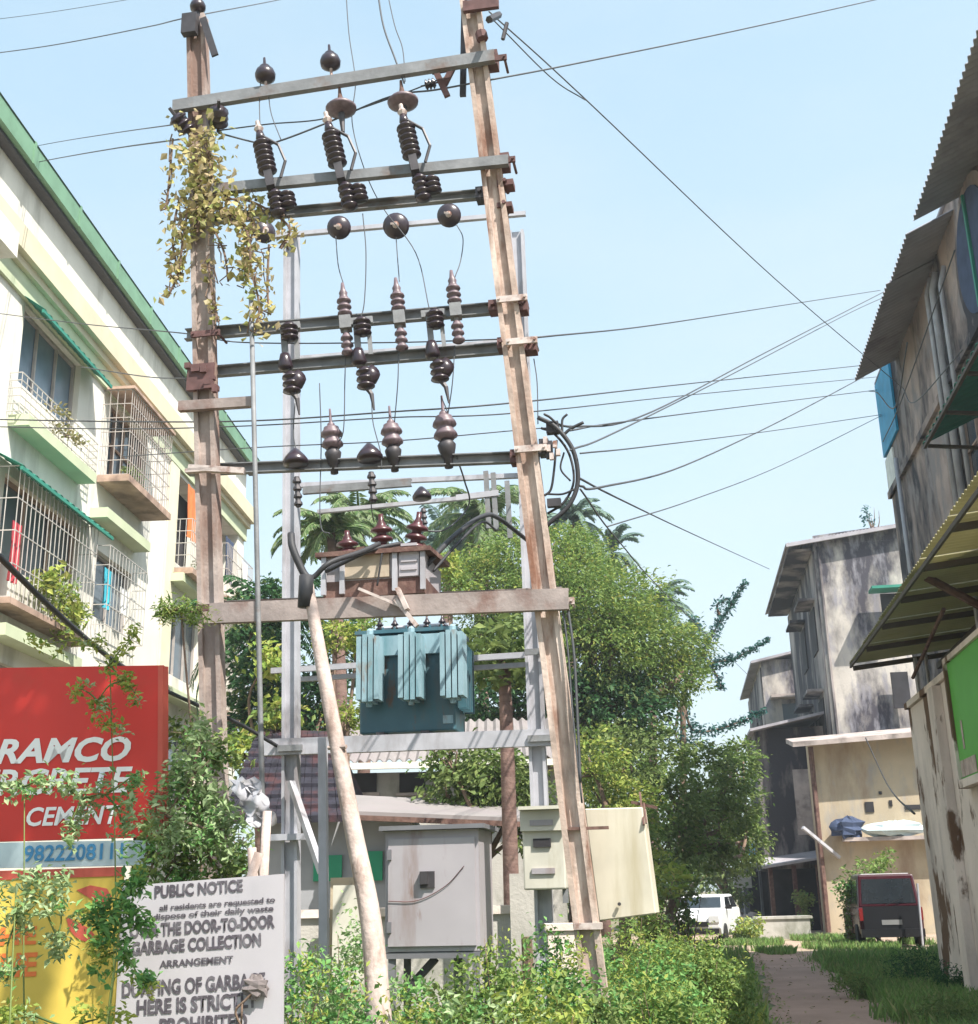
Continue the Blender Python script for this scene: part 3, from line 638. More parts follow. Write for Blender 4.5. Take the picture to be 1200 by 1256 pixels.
# B
bx, by = 12.35, 45.
T = Thing('stained_apartment_block', 'grey three storey block with sloping sheet roof and white stained gable, middle right', 'building', (bx, by, 0))
o, e, d = block(T, 'wall', bx, by, 6.5, 12, 0, 14.0, 'grey_wall')
b = MB(); Z = Vector((0, 0, 1))
b.add([o+Z*14.003, o+e*6.5+Z*14.003, o+e*6.5+Z*14.9, o+e*.0+Z*14.35], [(0, 1, 2, 3)])
T.part('gable', b, 'grey_wall')
b = MB(); corr(b, o-e*1.05-d*.35+Z*14.0, d*12.6, e*7.9+Z*.95, 60, .015, .03); b.beam(o-e*1.05-d*.36+Z*13.93, o+e*6.85-d*.36+Z*14.88, .1, .12, up=Z); T.part('roof', b, 'asbestos')
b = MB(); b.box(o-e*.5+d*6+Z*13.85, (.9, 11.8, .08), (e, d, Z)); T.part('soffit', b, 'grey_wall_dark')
b = MB()   # side wall with windows: black stain and lane-side shade in its colour
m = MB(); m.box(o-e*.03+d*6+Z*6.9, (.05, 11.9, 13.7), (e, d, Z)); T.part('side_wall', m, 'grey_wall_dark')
for (t, z) in ((2.0, 11), (6, 11), (2.0, 7.5), (6, 7.5)):
    f = MB(); f.box(o-e*.07+d*t+Z*z, (.06, 1.6, 1.7), (e, d, Z)); w_ = T.part('window', f, 'dark_interior')
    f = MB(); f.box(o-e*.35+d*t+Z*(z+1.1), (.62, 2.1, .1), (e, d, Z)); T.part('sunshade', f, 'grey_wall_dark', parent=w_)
f = MB(); q = U(1090, 735, 44.9); f.box(Vector((q.x, 44.2, q.z-.6)), (1., .1, 1.3), (e, d, Z)); w_ = T.part('window', f, 'dark_interior')
f = MB(); f.box(Vector((q.x-.2, 43.85, q.z+.15)), (1.5, .9, .1), (e, d, Z)); T.part('sunshade', f, 'green_awning', parent=w_)
f = MB(); q = U(1108, 845, 44); f.box(Vector((q.x, 44.25, q.z)), (.6, .08, 1.3), (e, d, Z)); T.part('window', f, 'dark_interior')
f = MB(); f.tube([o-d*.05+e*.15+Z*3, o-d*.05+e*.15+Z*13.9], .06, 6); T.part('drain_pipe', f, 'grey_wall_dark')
# annex E
ex, ey = U(1004, 1000, 42.5).x, 42.5
T = Thing('yellowed_annex', 'low yellowish plaster annex with pinkish ledge in front of the grey block', 'building', (ex, ey, 0))
o, e, d = block(T, 'wall', ex, ey, 5.6, 1.9, 0, 6.4, 'yellow_wall')
b = MB(); vs = [o-e*.7-d*.9+Z*6.2, o+e*6-d*.9+Z*6.5, o+e*6+d*1.6+Z*6.95, o-e*.7+d*1.6+Z*6.6]
b.hexa([v-Z*.16 for v in vs]+vs); T.part('ledge', b, 'pink_ledge')
b = MB(); b.box(o+e*3.2-d*.3+Z*3.0, (5.0, .6, .12), (e, d, Z)); T.part('sill', b, 'pink_ledge')
b = MB(); b.tube([o-e*.05-d*.12+Z*.1, o-e*.05-d*.12+Z*6.1], .09, 6); T.part('drain_pipe', b, 'rust')
for i, (uu_, zz, ww, hh) in enumerate(((1.7, 4.05, .28, .34), (2.4, 4.15, .1, .2), (3.1, 4.0, .5, .16), (2.1, 4.5, .1, .1), (4.6, 3.9, .35, 1.2))):
    b = MB(); b.box(o+e*uu_-d*.01+Z*zz, (ww, .05, hh), (e, d, Z)); T.part('wall_hole', b, 'rust' if i == 4 else 'dark_interior')
def crumple(name, label, cat, c, r, mt, seed, group=None):
    m = MB(); m.blob(Vector((0, 0, 0)), r, seed, .3, 9); 
    return solo(name, MB().blob(c, r, seed, .3, 9), mt, label, cat, Vector(c)-Vector((0, 0, r[2])), group)
q = o+e*2.4-d*.45
crumple('tarpaulin_bundle', 'pale blue-white tarpaulin heaped on the annex sill', 'tarpaulin', q+Z*3.3, (.95, .25, .24), 'sign_strip', 3)
crumple('tarpaulin_bundle', 'dark blue bundle at the left end of the annex sill', 'tarpaulin', o+e*.9-d*.4+Z*3.35, (.55, .28, .35), 'cloth_dark', 5)
b = MB(); b.beam(U(985, 1015, 41.6), U(1030, 1052, 42.3), .10, .10); T.part('strut', b, 'galv_light')
# D lower grimy front
dx = U(934, 1000, 47.5).x
T = Thing('grimy_house', 'narrow blackened two storey house with dark timber porch beside the annex', 'building', (dx, 47.5, 0))
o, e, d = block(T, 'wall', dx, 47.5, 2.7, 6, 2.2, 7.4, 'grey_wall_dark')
b = MB(); b.hexa([v for v in [o-e*.2-d*.9+Z*7.2, o+e*3.4-d*.9+Z*7.9, o+e*3.4+d*6.2+Z*8.2, o-e*.2+d*6.2+Z*7.4]]+[v+Z*.1 for v in [o-e*.2-d*.9+Z*7.2, o+e*3.4-d*.9+Z*7.9, o+e*3.4+d*6.2+Z*8.2, o-e*.2+d*6.2+Z*7.4]]); T.part('roof', b, 'asbestos')
b = MB(); b.hexa([v for v in [o-e*.2-d*1.2+Z*2.2, o+e*3.6-d*1.6+Z*2.7, o+e*3.6+Z*2.95, o-e*.2+Z*2.5]]+[v+Z*.08 for v in [o-e*.2-d*1.2+Z*2.2, o+e*3.6-d*1.6+Z*2.7, o+e*3.6+Z*2.95, o-e*.2+Z*2.5]]); T.part('porch_roof', b, 'asbestos')
for k in range(4): b = MB(); b.beam(o+e*(.1+k*.85)-d*.8, o+e*(.1+k*.85)-d*.8+Z*2.3, .14, .14); T.part('post', b, 'maroon_metal' if k % 2 else 'rust')
b = MB(); b.box(o+e*1.3+d*.6+Z*1.1, (2.5, .1, 2.2), (e, d, Z)); T.part('doorway', b, 'dark_interior')
b = MB(); b.box(o+e*1.75-d*.01+Z*4.6, (.9, .06, 2.4), (e, d, Z)); T.part('plaster_patch', b, 'pink_ledge')
b = MB(); b.box(o+e*3.4-d*.1+Z*1.2, (1.1, .15, 2.4), (e, d, Z)); T.part('side_panel', b, 'dark_interior')
b = MB(); b.box(o+e*4.1-d*.3+Z*1., (.35, .3, 2.), (e, d, Z)); T.part('pillar', b, 'compound_wall')
# C
cx, cy = U(941, 900, 60).x, 60
T = Thing('weathered_house', 'far grey house with sloping parapet at the left end of the right-hand row', 'building', (cx, cy, 0))
o, e, d = block(T, 'wall', cx, cy, 5, 12, 0, 12.3, 'grey_wall')
b = MB(); b.box(o-e*.03+d*6+Z*6, (.05, 11.9, 11.9), (e, d, Z)); T.part('side_wall', b, 'grey_wall_dark')  # lane side coloured darker to carry its shade
b = MB(); vs = [o-e*.5-d*.4+Z*12.1, o+e*5-d*.4+Z*13.2, o+e*5+d*12+Z*13.2, o-e*.5+d*12+Z*12.1]; b.hexa(vs+[v+Z*.12 for v in vs]); T.part('roof', b, 'asbestos')
b = MB(); b.box(o+e*1.5-d*.4+Z*10.4, (2.4, .8, .14), (e, d, Z)); T.part('sunshade', b, 'pink_ledge')
b = MB(); b.box(o+e*1.5-d*.02+Z*9.4, (1.3, .05, 1.4), (e, d, Z)); T.part('window', b, 'glass')
for k in range(3): b = MB(); b.box(o-e*.07+d*(2+k*3.4)+Z*7.6, (.05, 1.1, 4.5), (e, d, Z)); T.part('window', b, 'dark_interior')

# sheds and clutter at the far end of the lane
q = Zp(893, 1132)
T = Thing('tarpaulin_shed', 'dark shed with blue tarpaulin roof behind the white car', 'shed', (q.x+.5, 54, 0))
x0 = q.x+.3; b = MB(); b.box((x0+1.2, 55.5, 1.2), (3.6, 2.4, 2.4)); T.part('wall', b, 'dark_interior')
b = MB(); v = [Vector((x0-.4, 53.6, 2.7)), Vector((x0+2.7, 53.6, 3.2)), Vector((x0+2.7, 57, 3.9)), Vector((x0-.4, 57, 3.3))]; b.hexa(v+[p+Z*.06 for p in v]); T.part('roof', b, 'blue_tarp')
for k in range(3): b = MB(); b.beam((x0-.2+k*1.3, 53.7, 0), (x0-.2+k*1.3, 53.7, 2.9), .1, .1); T.part('post', b, 'box_dark')
b = MB(); q = U(911, 1081, 53.2); b.box(q, (.75, .05, .55)); b.beam((q.x, q.y+.04, 0), (q.x, q.y+.04, q.z), .06, .04); solo('small_signboard', b, 'cloth_white', 'small white signboard in front of the blue tarpaulin shed', 'sign', (q.x, q.y, 0))
q = Zp(962, 1152); b = MB(); b.box((q.x, q.y, .3), (1.6, .5, .6)); b.box((q.x, q.y, .64), (1.75, .6, .08)); solo('concrete_block', b, 'low_wall', 'low grey concrete block at the end of the lane', 'block', (q.x, q.y, 0))
rg = random.Random(5)
for i in range(16):
    px_ = rg.uniform(893, 940); q = Zp(px_, 1140+rg.uniform(-4, 5)); r_ = rg.uniform(.18, .42)
    crumple('rubble_stone', 'pinkish rubble stone in the heap right of the white car', 'stone', Vector((q.x, q.y, r_*.5+rg.uniform(0, .25))), (r_, r_*.8, r_*.6), 'pink_ledge', i+30, 'rubble heap beside the white car')

# ------------------------------------------------------------------ cars
def car(name, label, base, yaw, Lc, Wc, prof_body, prof_cab, paint, rear=True, cabtop=.80, wheel_r=.29):
    """local: x = width, y = length (front at +y), z up"""
    base = Vector(base); T = Thing(name, label, 'car', base); R = Matrix.Rotation(yaw, 3, 'Z')
    def W(p): return base+R@Vector(p)
    def slab(pr, w0, w1, inset=.0):
        m = MB(); n = len(pr); vs = []
        zs = [p[1] for p in pr]; z0, z1 = min(zs), max(zs)
        for sx in (-1, 1):
            for (y, z) in pr:
                ww = w0+(w1-w0)*((z-z0)/(z1-z0)); vs.append(W((sx*ww/2, y, z)))
        m.add(vs, [tuple(range(n)), tuple(range(2*n-1, n-1, -1))]+[(i, n+i, n+(i+1) % n, (i+1) % n) for i in range(n)]); return m
    body = slab(prof_body, Wc*.97, Wc); o = T.part('body', body, paint)
    bv = o.modifiers.new('Bevel', 'BEVEL'); bv.width = .05; bv.segments = 2; bv.limit_method = 'ANGLE'; bv.angle_limit = .5
    cab = slab(prof_cab, Wc*.96, Wc*cabtop); o = T.part('cabin', cab, paint)
    bv = o.modifiers.new('Bevel', 'BEVEL'); bv.width = .05; bv.segments = 2; bv.limit_method = 'ANGLE'; bv.angle_limit = .5
    zs = [p[1] for p in prof_cab]; z0, z1 = min(zs), max(zs)
    def hw(z): return (Wc*.96+(Wc*cabtop-Wc*.96)*(z-z0)/(z1-z0))/2
    # cabin profile order: rear-bottom, front-bottom, front-top, rear-top
    rb, fb, ft, rt_ = prof_cab
    def lerp2(a, b, t): return (a[0]+(b[0]-a[0])*t, a[1]+(b[1]-a[1])*t)
    for nm, a, b2, sg in (('windscreen', fb, ft, 1), ('rear_window', rb, rt_, -1)):
        p, q = lerp2(a, b2, .12), lerp2(a, b2, .86); m = MB()
        vs = [W((sx*(hw(z)-.09), y+sg*.012, z)) for (y, z) in (p, q) for sx in (-1, 1)]
        vi = [v-R@Vector((0, sg*.03, 0)) for v in vs]
        m.add([vs[0], vs[1], vs[3], vs[2], vi[0], vi[1], vi[3], vi[2]], [(0, 1, 2, 3), (4, 7, 6, 5), (0, 4, 5, 1), (1, 5, 6, 2), (2, 6, 7, 3), (3, 7, 4, 0)])
        T.part(nm, m, 'car_glass')
    for sx in (-1, 1):
        for (t0, t1) in ((.07, .48), (.53, .93)):
            bb = lerp2(rb, fb, t0), lerp2(rb, fb, t1); tt = lerp2(rt_, ft, t0), lerp2(rt_, ft, t1)
            q = [lerp2(bb[0], tt[0], .12), lerp2(bb[1], tt[1], .12), lerp2(bb[1], tt[1], .85), lerp2(bb[0], tt[0], .85)]
            m = MB(); vs = [W((sx*(hw(z)+.01), y, z)) for y, z in q]; vi = [W((sx*(hw(z)-.02), y, z)) for y, z in q]
            m.add(vs+vi, [(0, 1, 2, 3), (4, 7, 6, 5), (0, 4, 5, 1), (1, 5, 6, 2), (2, 6, 7, 3), (3, 7, 4, 0)]); T.part('side_window', m, 'car_glass')
    yb = [p[0] for p in prof_body]; y0, y1 = min(yb), max(yb)
    for sx in (-1, 1):
        for yy in (y0+.62, y1-.62):
            m = MB(); c = W((sx*(Wc/2-.08), yy, wheel_r)); ax = R@Vector((sx, 0, 0))
            m.lathe([(wheel_r*.6, -.09), (wheel_r*.95, -.09), (wheel_r, -.05), (wheel_r, .06), (wheel_r*.95, .1), (wheel_r*.6, .1)], c, ax, 20); wl = T.part('wheel', m, 'tyre')
            m = MB(); m.lathe([(wheel_r*.6, .0), (wheel_r*.6, .09), (wheel_r*.5, .06), (.05, .05), (.04, .08)], c, ax, 16); T.part('rim', m, 'rim', parent=wl)
    return T, W
T, W = car('parked_car', 'small white hatchback parked at the far end behind the bushes', Zp(866, 1156), radians(180-20), 3.6, 1.66,
    [(-1.75, .28), (1.6, .25), (1.75, .45), (1.72, .72), (1.5, .86), (.85, .98), (-1.6, .98), (-1.75, .8)], [(-1.6, .95), (.95, .95), (.2, 1.36), (-1.2, 1.38)], 'car_white')
for sx in (-1, 1):
    m = MB(); m.box(W((sx*.62, 1.72, .70)), (.3, .1, .18), (W((1, 0, 0))-W((0, 0, 0)), W((0, 1, 0))-W((0, 0, 0)), Z)); T.part('headlight', m, 'lamp_clear')
    m = MB(); m.box(W((sx*.9, .75, 1.02)), (.18, .08, .12)); T.part('mirror', m, 'car_black')
m = MB(); m.box(W((0, 1.755, .56)), (.9, .03, .14), (W((1, 0, 0))-W((0, 0, 0)), W((0, 1, 0))-W((0, 0, 0)), Z)); T.part('grille', m, 'car_black')
m = MB(); m.box(W((0, 1.77, .36)), (1.5, .08, .14), (W((1, 0, 0))-W((0, 0, 0)), W((0, 1, 0))-W((0, 0, 0)), Z)); T.part('bumper', m, 'car_black')
pv = Zp(1098, 1163)
T, W = car('parked_van', 'dark red van seen from behind, parked beside the low building', pv+LD*1.75+Z*0, radians(-8.8), 3.5, 1.62,
    [(-1.7, .30), (1.7, .28), (1.78, .5), (1.7, .95), (-1.62, 1.0), (-1.72, .9)], [(-1.62, .98), (1.5, .95), (.75, 1.76), (-1.45, 1.80)], 'car_red', cabtop=.86)
ax = (W((1, 0, 0))-W((0, 0, 0)), W((0, 1, 0))-W((0, 0, 0)), Z)
m = MB(); m.box(W((0, -1.735, .70)), (1.38, .06, .62), ax); T.part('tailgate', m, 'car_black')
m = MB(); m.box(W((0, -1.772, .62)), (.5, .01, .12), ax); T.part('number_plate', m, 'rim')
m = MB(); m.beam(W((-.1, -1.70, 1.04)), W((.35, -1.66, 1.2)), .02, .02); T.part('wiper', m, 'car_black')
m = MB(); m.box(W((0, -1.77, .36)), (1.56, .1, .2), ax); T.part('bumper', m, 'car_black')
for sx in (-1, 1): m = MB(); m.box(W((sx*.72, -1.73, .82)), (.13, .06, .3), ax); T.part('tail_light', m, 'lamp_red')
m = MB(); m.box(W((0, -.4, 1.805)), (1.2, 1.9, .03), ax); T.part('roof_panel', m, 'car_white')
m = MB(); m.tube([pv+Vector((.55, -.5, 0)), pv+Vector((.6, -.5, 1.55))], .03, 6); solo('metal_post', m, 'galv_light', 'thin pale post standing right behind the red van', 'post', pv+Vector((.55, -.5, 0)))

# ------------------------------------------------------------------ near two-pole structure
a9 = radians(9); FD = Vector((cos(a9), -sin(a9), 0)); FN = Vector((sin(a9), cos(a9), 0)); A0 = U(250, 745, 8.9)
def Fp(x, y, off=0.): return onplane(x, y, A0+FN*off, FN)
def tog(p0, p1, z=-.3):   # extend line p0->p1 to height z
    d = p1-p0; return p0+d*((z-p0.z)/d.z)
PL0, PL1 = Fp(242, 22), Fp(262, 900); PLg = tog(PL0, PL1)
PR0, PR1 = Fp(577, 2), Fp(733, 1240); PRg = tog(PR0, PR1)
LEAN = (PR0-PRg).normalized()
T = Thing('transformer_pole_frame', 'rusty two-pole steel frame with several cross-arms, nearest structure at centre', 'pole structure', (PLg+PRg)/2)
FR = T
b = MB(); b.ibeam(PLg, PL0, .11, .165, up=-FD, t=.034); T.part('pole', b, 'rust_pole_dark', label='darker left pole wrapped by the vine')
b = MB(); b.ibeam(PRg, PR0, .12, .165, up=-FD, t=.038); T.part('pole', b, 'rust_pole', label='paler right pole leaning to the left')
arms = [((213, 131), (607, 69), .105, -.1, 'steel_arm'), ((248, 234), (624, 197), .085, -.1, 'steel_arm'), ((250, 270), (596, 238), .08, .1, 'steel_arm'),
        ((228, 411), (646, 375), .095, .1, 'steel_arm'), ((262, 456), (656, 424), .09, .1, 'steel_arm'), ((220, 499), (312, 493), .08, -.1, 'steel_brown'),
        ((232, 577), (662, 560), .085, .1, 'steel_arm'), ((258, 753), (698, 735), .15, -.13, 'steel_brown'), ((262, 748), (690, 731), .13, .55, 'steel_brown')]
ARM = []
for (p, q, h, off, mt) in arms:
    P, Q = Fp(*p, off), Fp(*q, off); b = MB()
    if off < 0: b.chan(P, Q, .055, h, up=Z)
    else: b.chan(Q, P, .055, h, up=Z)
    T.part('crossarm', b, mt); ARM.append((P, Q))
for (x, y) in ((628, 366), (640, 418), (651, 550), (614, 197), (260, 745), (684, 738), (604, 72), (245, 128), (252, 409)):
    b = MB(); c = Fp(x, y, -.085); b.box(c, (.24, .02, .05), (FD, FN, Z))
    for s_ in (-.1, .1):
        b.tube([c+FD*s_-FN*.03, c+FD*s_+FN*.2], .011, 6)
    T.part('clamp', b, 'clamp' if x > 600 and y > 300 else 'maroon_metal')
for (x, y, w_, h_) in ((640, 377, .10, .1), (651, 425, .10, .11), (604, 75, .10, .14), (618, 200, .10, .12), (621, 228, .13, .05), (222, 150, .06, .16), (606, 378, .07, .09), (616, 424, .06, .09), (632, 562, .06, .1), (590, 240, .07, .1), (620, 255, .12, .04)):
    b = MB(); c = Fp(x, y, .02); b.box(c, (w_, .12, h_), (FD, FN, Z)); b.tube([c-FN*.1, c+FN*.1], .016, 6); T.part('bolt_bracket', b, 'metal_dark' if x < 600 else 'maroon_metal')
# clutter on the left pole at the fourth and fifth arm
b = MB(); rg = random.Random(2)
for k in range(9):
    c = Fp(245+rg.uniform(-16, 20), 462+rg.uniform(-14, 16), -.1+rg.uniform(-.03, .04)); b.box(c, (rg.uniform(.03, .07), .04, rg.uniform(.03, .07)), (FD, FN, Z))
b.box(Fp(246, 462, -.085), (.22, .02, .22), (FD, FN, Z)); T.part('bolt_bracket', b, 'maroon_metal')
b = MB(); c = Fp(245, 577, -.1); b.beam(Fp(232, 574, -.1), Fp(300, 578, -.1), .05, .045); b.box(c, (.22, .05, .03), (FD, FN, Z)); T.part('clamp', b, 'clamp')
# left pole head: bracket, strut
b = MB(); b.box(Fp(233, 30, -.1), (.13, .07, .2), (FD, FN, Z)); b.beam(Fp(249, 22, -.09), Fp(264, 68, -.09), .06, .02, up=FN); b.tube([Fp(243, 24), Fp(242, 10)], .02, 6); T.part('pole_head_bracket', b, 'metal_dark')
# V bracket and flat bar near the right pole head
b = MB(); b.beam(Fp(570, 0, -.02), Fp(568, 118, .08), .05, .03, up=FN); T.part('pole_head_bracket', b, 'metal_dark')
b = MB(); b.beam(Fp(535, 88, .0), Fp(549, 118, .0), .05, .03, up=FN); b.beam(Fp(555, 84, .0), Fp(545, 104, .0), .05, .03, up=FN); b.beam(Fp(530, 88, 0), Fp(558, 83, 0), .04, .03, up=FN); T.part('strut', b, 'maroon_metal')
b = MB(); b.tube([Fp(590, 40, -.08), Fp(592, 48, -.08)], .05, 8); T.part('bolt', b, 'maroon_metal')
b = MB(); b.box(Fp(590, 6, -.09), (.3, .04, .10), (FD, FN, Z)); T.part('pole_head_plate', b, 'maroon_metal')
# far pole pair behind
def Gp(x, y, off=0.): return onplane(x, y, A0+FN*(3.4+off), FN)
T = Thing('rear_pole_frame', 'pale galvanised two-pole frame carrying the teal transformer behind the rusty frame', 'pole structure', Gp(500, 1000)*1)
GL0, GL1 = Gp(358, 285), Gp(357, 1030); GR0, GR1 = Gp(634, 285), Gp(662, 980)
GLg, GRg = tog(GL0, GL1), tog(GR0, GR1)
T.base = Vector(((GLg+GRg)/2)); T.e.location = T.base
for p0, p1, nm in ((GLg, GL0, 'left pale pole'), (GRg, GR0, 'right pale pole behind the rusty pole')):
    b = MB(); b.ibeam(p0, p1, .12, .16, up=-FD, t=.03); T.part('pole', b, 'galv_light')
for (p, q, h, off, mt) in [((322, 291), (645, 262), .05, -.09, 'galv_light'), ((365, 440), (612, 420), .05, -.09, 'galv_light'), ((372, 602), (505, 592), .08, -.09, 'steel_arm'), ((355, 596), (650, 583), .05, .1, 'galv_light'),
                           ((560, 611), (612, 605), .06, -.1, 'galv_light'), ((390, 628), (560, 612), .04, .1, 'galv_light'), ((333, 823), (668, 802), .06, .70, 'galv_light'), ((345, 835), (650, 815), .05, .78, 'galv_light'),
                           ((322, 917), (690, 904), .16, -.09, 'galv_light'), ((325, 920), (684, 907), .13, .75, 'steel_arm')]:
    b = MB(); P, Q = Gp(*p, off), Gp(*q, off); b.chan(P, Q, .05, h, up=Z); T.part('crossarm', b, mt)
for (x, y) in ((605, 590), (596, 588), (622, 600)):
    b = MB(); b.beam(Gp(x, y-10, -.1), Gp(x+4, y+60, -.1), .05, .03, up=FN); T.part('strut', b, 'steel_arm')
for (x, y) in ((357, 918), (660, 800), (664, 906)):
    b = MB(); c = Gp(x, y, -.1); b.box(c-FN*.03, (.25, .03, .06), (FD, FN, Z)); T.part('clamp', b, 'steel_arm')
b = MB(); b.beam(Gp(357, 960, -.12), Gp(395, 1070, -.5), .06, .06); b.box(Gp(352, 1027, -.1), (.4, .1, .06), (FD, FN, Z)); T.part('brace', b, 'galv_light')

# ------------------------------------------------------------------ insulators (one of each kind, then copies)
def shed(r, h=.03, z=0): return [(r*.55, z), (r, z+h*.25), (r*.96, z+h*.5), (r*.5, z+h)]
def mk_pin(name, label, group, M4):
    e = bpy.data.objects.new(name, None); COL.objects.link(e); tag(e, label, 'insulator', group)
    b = MB(); b.lathe([(.012, -.14), (.012, .02)], n=8); o = b.build('pin', 'clamp', e)
    b = MB(); b.lathe([(.03, 0), (.055, .01), (.082, .03), (.088, .07), (.075, .11), (.05, .13), (.045, .15), (.03, .165), (.014, .175), (.010, .24)], n=16); b.build('shed', 'porcelain', e, smooth=True)
    e.matrix_world = M4; return e
g1 = 'pin insulators standing on the topmost arm'
pn = mk_pin('pin_insulator', 'small dark pin insulator left on the topmost arm, nearest the vine-covered pole', g1, place(Fp(326, 100, -.1), LEAN))
copy_thing(pn, place(Fp(406, 84, -.1), LEAN), 'small dark pin insulator midway along the topmost arm')
copy_thing(pn, place(Fp(243, 14, 0), LEAN, .8), 'dark pin insulator on the very top of the vine-covered pole', 'insulators on the pole head')
g2 = 'umbrella insulators hanging under the topmost arm'
e = bpy.data.objects.new('umbrella_insulator', None); COL.objects.link(e); tag(e, 'wide umbrella-shaped insulator with brown cap under the middle of the topmost arm', 'insulator', g2)
b = MB(); b.lathe([(.02, .12), (.035, .17), (.02, .26), (.014, .34)], n=10); b.build('cap', 'rust', e)
b = MB(); b.lathe([(.05, 0), (.11, .015), (.165, .045), (.17, .07), (.13, .11), (.06, .145), (.03, .16)], n=20); b.build('shed', 'porcelain_grey', e, smooth=True)
b = MB(); b.lathe([(.02, -.24), (.03, -.1), (.04, .0)], n=8); b.build('stem', 'metal_dark', e)
e.matrix_world = place(Fp(419, 139, -.08), LEAN, .76)
copy_thing(e, place(Fp(495, 131, -.08), LEAN, .76), 'wide umbrella-shaped insulator under the topmost arm nearest the leaning right pole')
# isolator stacks on arm 2
g3 = 'isolator stacks crossing the second arm'
e = bpy.data.objects.new('isolator_stack', None); COL.objects.link(e); tag(e, 'dark ribbed isolator stack crossing the second arm beside the vine', 'insulator', g3)
def stack(r, n, p, z0=0, core=.6):
    pr = [(r*core, z0)]
    for i in range(n): z = z0+i*p; pr += [(r*core, z+p*.1), (r, z+p*.25), (r*.95, z+p*.5), (r*core, z+p*.85)]
    pr += [(r*core, z0+n*p)]; return pr
b = MB(); b.lathe(stack(.084, 6, .056, .09), n=16); b.lathe([(.03, .43), (.045, .46), (.03, .53)], n=8); b.build('upper_insulator', 'porcelain', e, smooth=True)
b = MB(); b.lathe(stack(.07, 4, .062, -.36), (.02, 0, 0), n=16); b.lathe(stack(.075, 3, .05, -.30), (.115, 0, 0), n=14); b.build('lower_insulator', 'porcelain', e, smooth=True)
b = MB(); b.box((0, .0, 0), (.07, .12, .16)); b.build('bracket', 'metal_dark', e); b = MB(); b.box((.06, 0, -.3), (.22, .03, .03)); b.build('tie_bar', 'metal_dark', e); b = MB(); b.tube([(.1, -.02, .0), (.17, -.03, .15), (.14, -.03, .33), (.02, -.02, .46)], .014, 6); b.build('contact_arm', 'metal_dark', e)
b = MB(); b.lathe([(.03, .53), (.045, .56), (.02, .60), (.02, .64)], n=8); b.build('terminal', 'clamp', e)
dt = (Fp(411, 180, 0)-Fp(425, 240, 0)).normalized()
e.matrix_world = place(Fp(331, 222, -.17), dt, .93, pi)
copy_thing(e, place(Fp(417, 213, -.17), dt, .95, pi), 'dark ribbed isolator stack crossing the middle of the second arm')
copy_thing(e, place(Fp(508, 203, -.17), (dt+Vector((.03, 0, 0))), .93, pi), 'dark ribbed isolator stack crossing the second arm nearest the leaning right pole')
# dark drop insulators next to left pole under arm 1
e = bpy.data.objects.new('strain_insulator', None); COL.objects.link(e); tag(e, 'dark strain insulator on the left side of the vine-covered pole under the topmost arm', 'insulator', 'strain insulators on the pole')
b = MB(); b.lathe(stack(.085, 3, .055, -.08), n=14); b.build('shed', 'porcelain', e, smooth=True)
b = MB(); b.lathe([(.015, -.15), (.015, .16)], n=6); b.build('rod', 'metal_dark', e)
e.matrix_world = place(Fp(223, 152, -.1), (-.6, -.5, .7))
copy_thing(e, place(Fp(268, 143, -.1), (.2, -.9, .35)), 'dark strain insulator on the right side of the vine-covered pole under the topmost arm')
copy_thing(e, place(Fp(528, 103, .1), (1, -.2, .1), .55), 'small strain insulator on the wire just left of the leaning right pole head')
# discs on the rear frame
g4 = 'disc insulators on the pale rear bar'
e = bpy.data.objects.new('disc_insulator', None); COL.objects.link(e); tag(e, 'round dark disc insulator facing the viewer, left of the three on the pale rear bar', 'insulator', g4)
b = MB(); b.lathe([(.03, -.05), (.06, -.045), (.10, -.02), (.132, .0), (.13, .02), (.10, .035), (.06, .05), (.05, .09)], n=22); b.build('disc', 'porcelain', e, smooth=True)
b = MB(); b.lathe([(.045, .03), (.045, .12), (.02, .14), (.02, .3)], n=10); b.build('cap', 'metal_dark', e)
b = MB(); b.lathe([(.035, -.05), (.035, -.075), (.012, -.085), (.012, -.12)], n=8); b.box((.02, .01, -.07), (.06, .02, .02)); b.build('pin', 'clamp', e)
dd = Vector((-.05, 1, .35))
e.matrix_world = place(Gp(416, 279, -.3), dd)
copy_thing(e, place(Gp(486, 277, -.3), Vector((.0, 1, .35)), 1.1), 'round dark disc insulator facing the viewer, middle and largest on the pale rear bar')
copy_thing(e, place(Gp(551, 264, -.3), Vector((.06, 1, .35))), 'round dark disc insulator facing the viewer, right of the three on the pale rear bar')
copy_thing(e, place(Gp(324, 284, -.3), Vector((-.5, 1, .2))), 'dark disc insulator half hidden by the hanging vine')
# arresters through arm 4
g5 = 'post insulators through the fourth arm'
e = bpy.data.objects.new('lightning_arrester', None); COL.objects.link(e); tag(e, 'slim spiked arrester through the fourth arm, leftmost of three', 'arrester', g5)
b = MB(); b.lathe([(.012, .36), (.02, .30), (.035, .27), (.03, .25)]+[(r, z) for (r, z) in reversed(stack(.058, 3, .055, .07))], n=14); b.build('upper_insulator', 'porcelain_grey', e, smooth=True)
b = MB(); b.lathe(stack(.05, 3, .06, -.27), n=14); b.build('lower_insulator', 'porcelain_grey', e, smooth=True)
b = MB(); b.box((0, 0, 0), (.09, .10, .11)); b.lathe([(.022, -.11), (.022, .1)], n=8); b.build('bracket', 'steel_arm', e)
e.matrix_world = place(Fp(424, 397, -.02), LEAN)
copy_thing(e, place(Fp(490, 391, -.02), LEAN), 'slim spiked arrester through the fourth arm, middle of three')
copy_thing(e, place(Fp(559, 382, -.02), LEAN), 'slim spiked arrester through the fourth arm, rightmost of three')
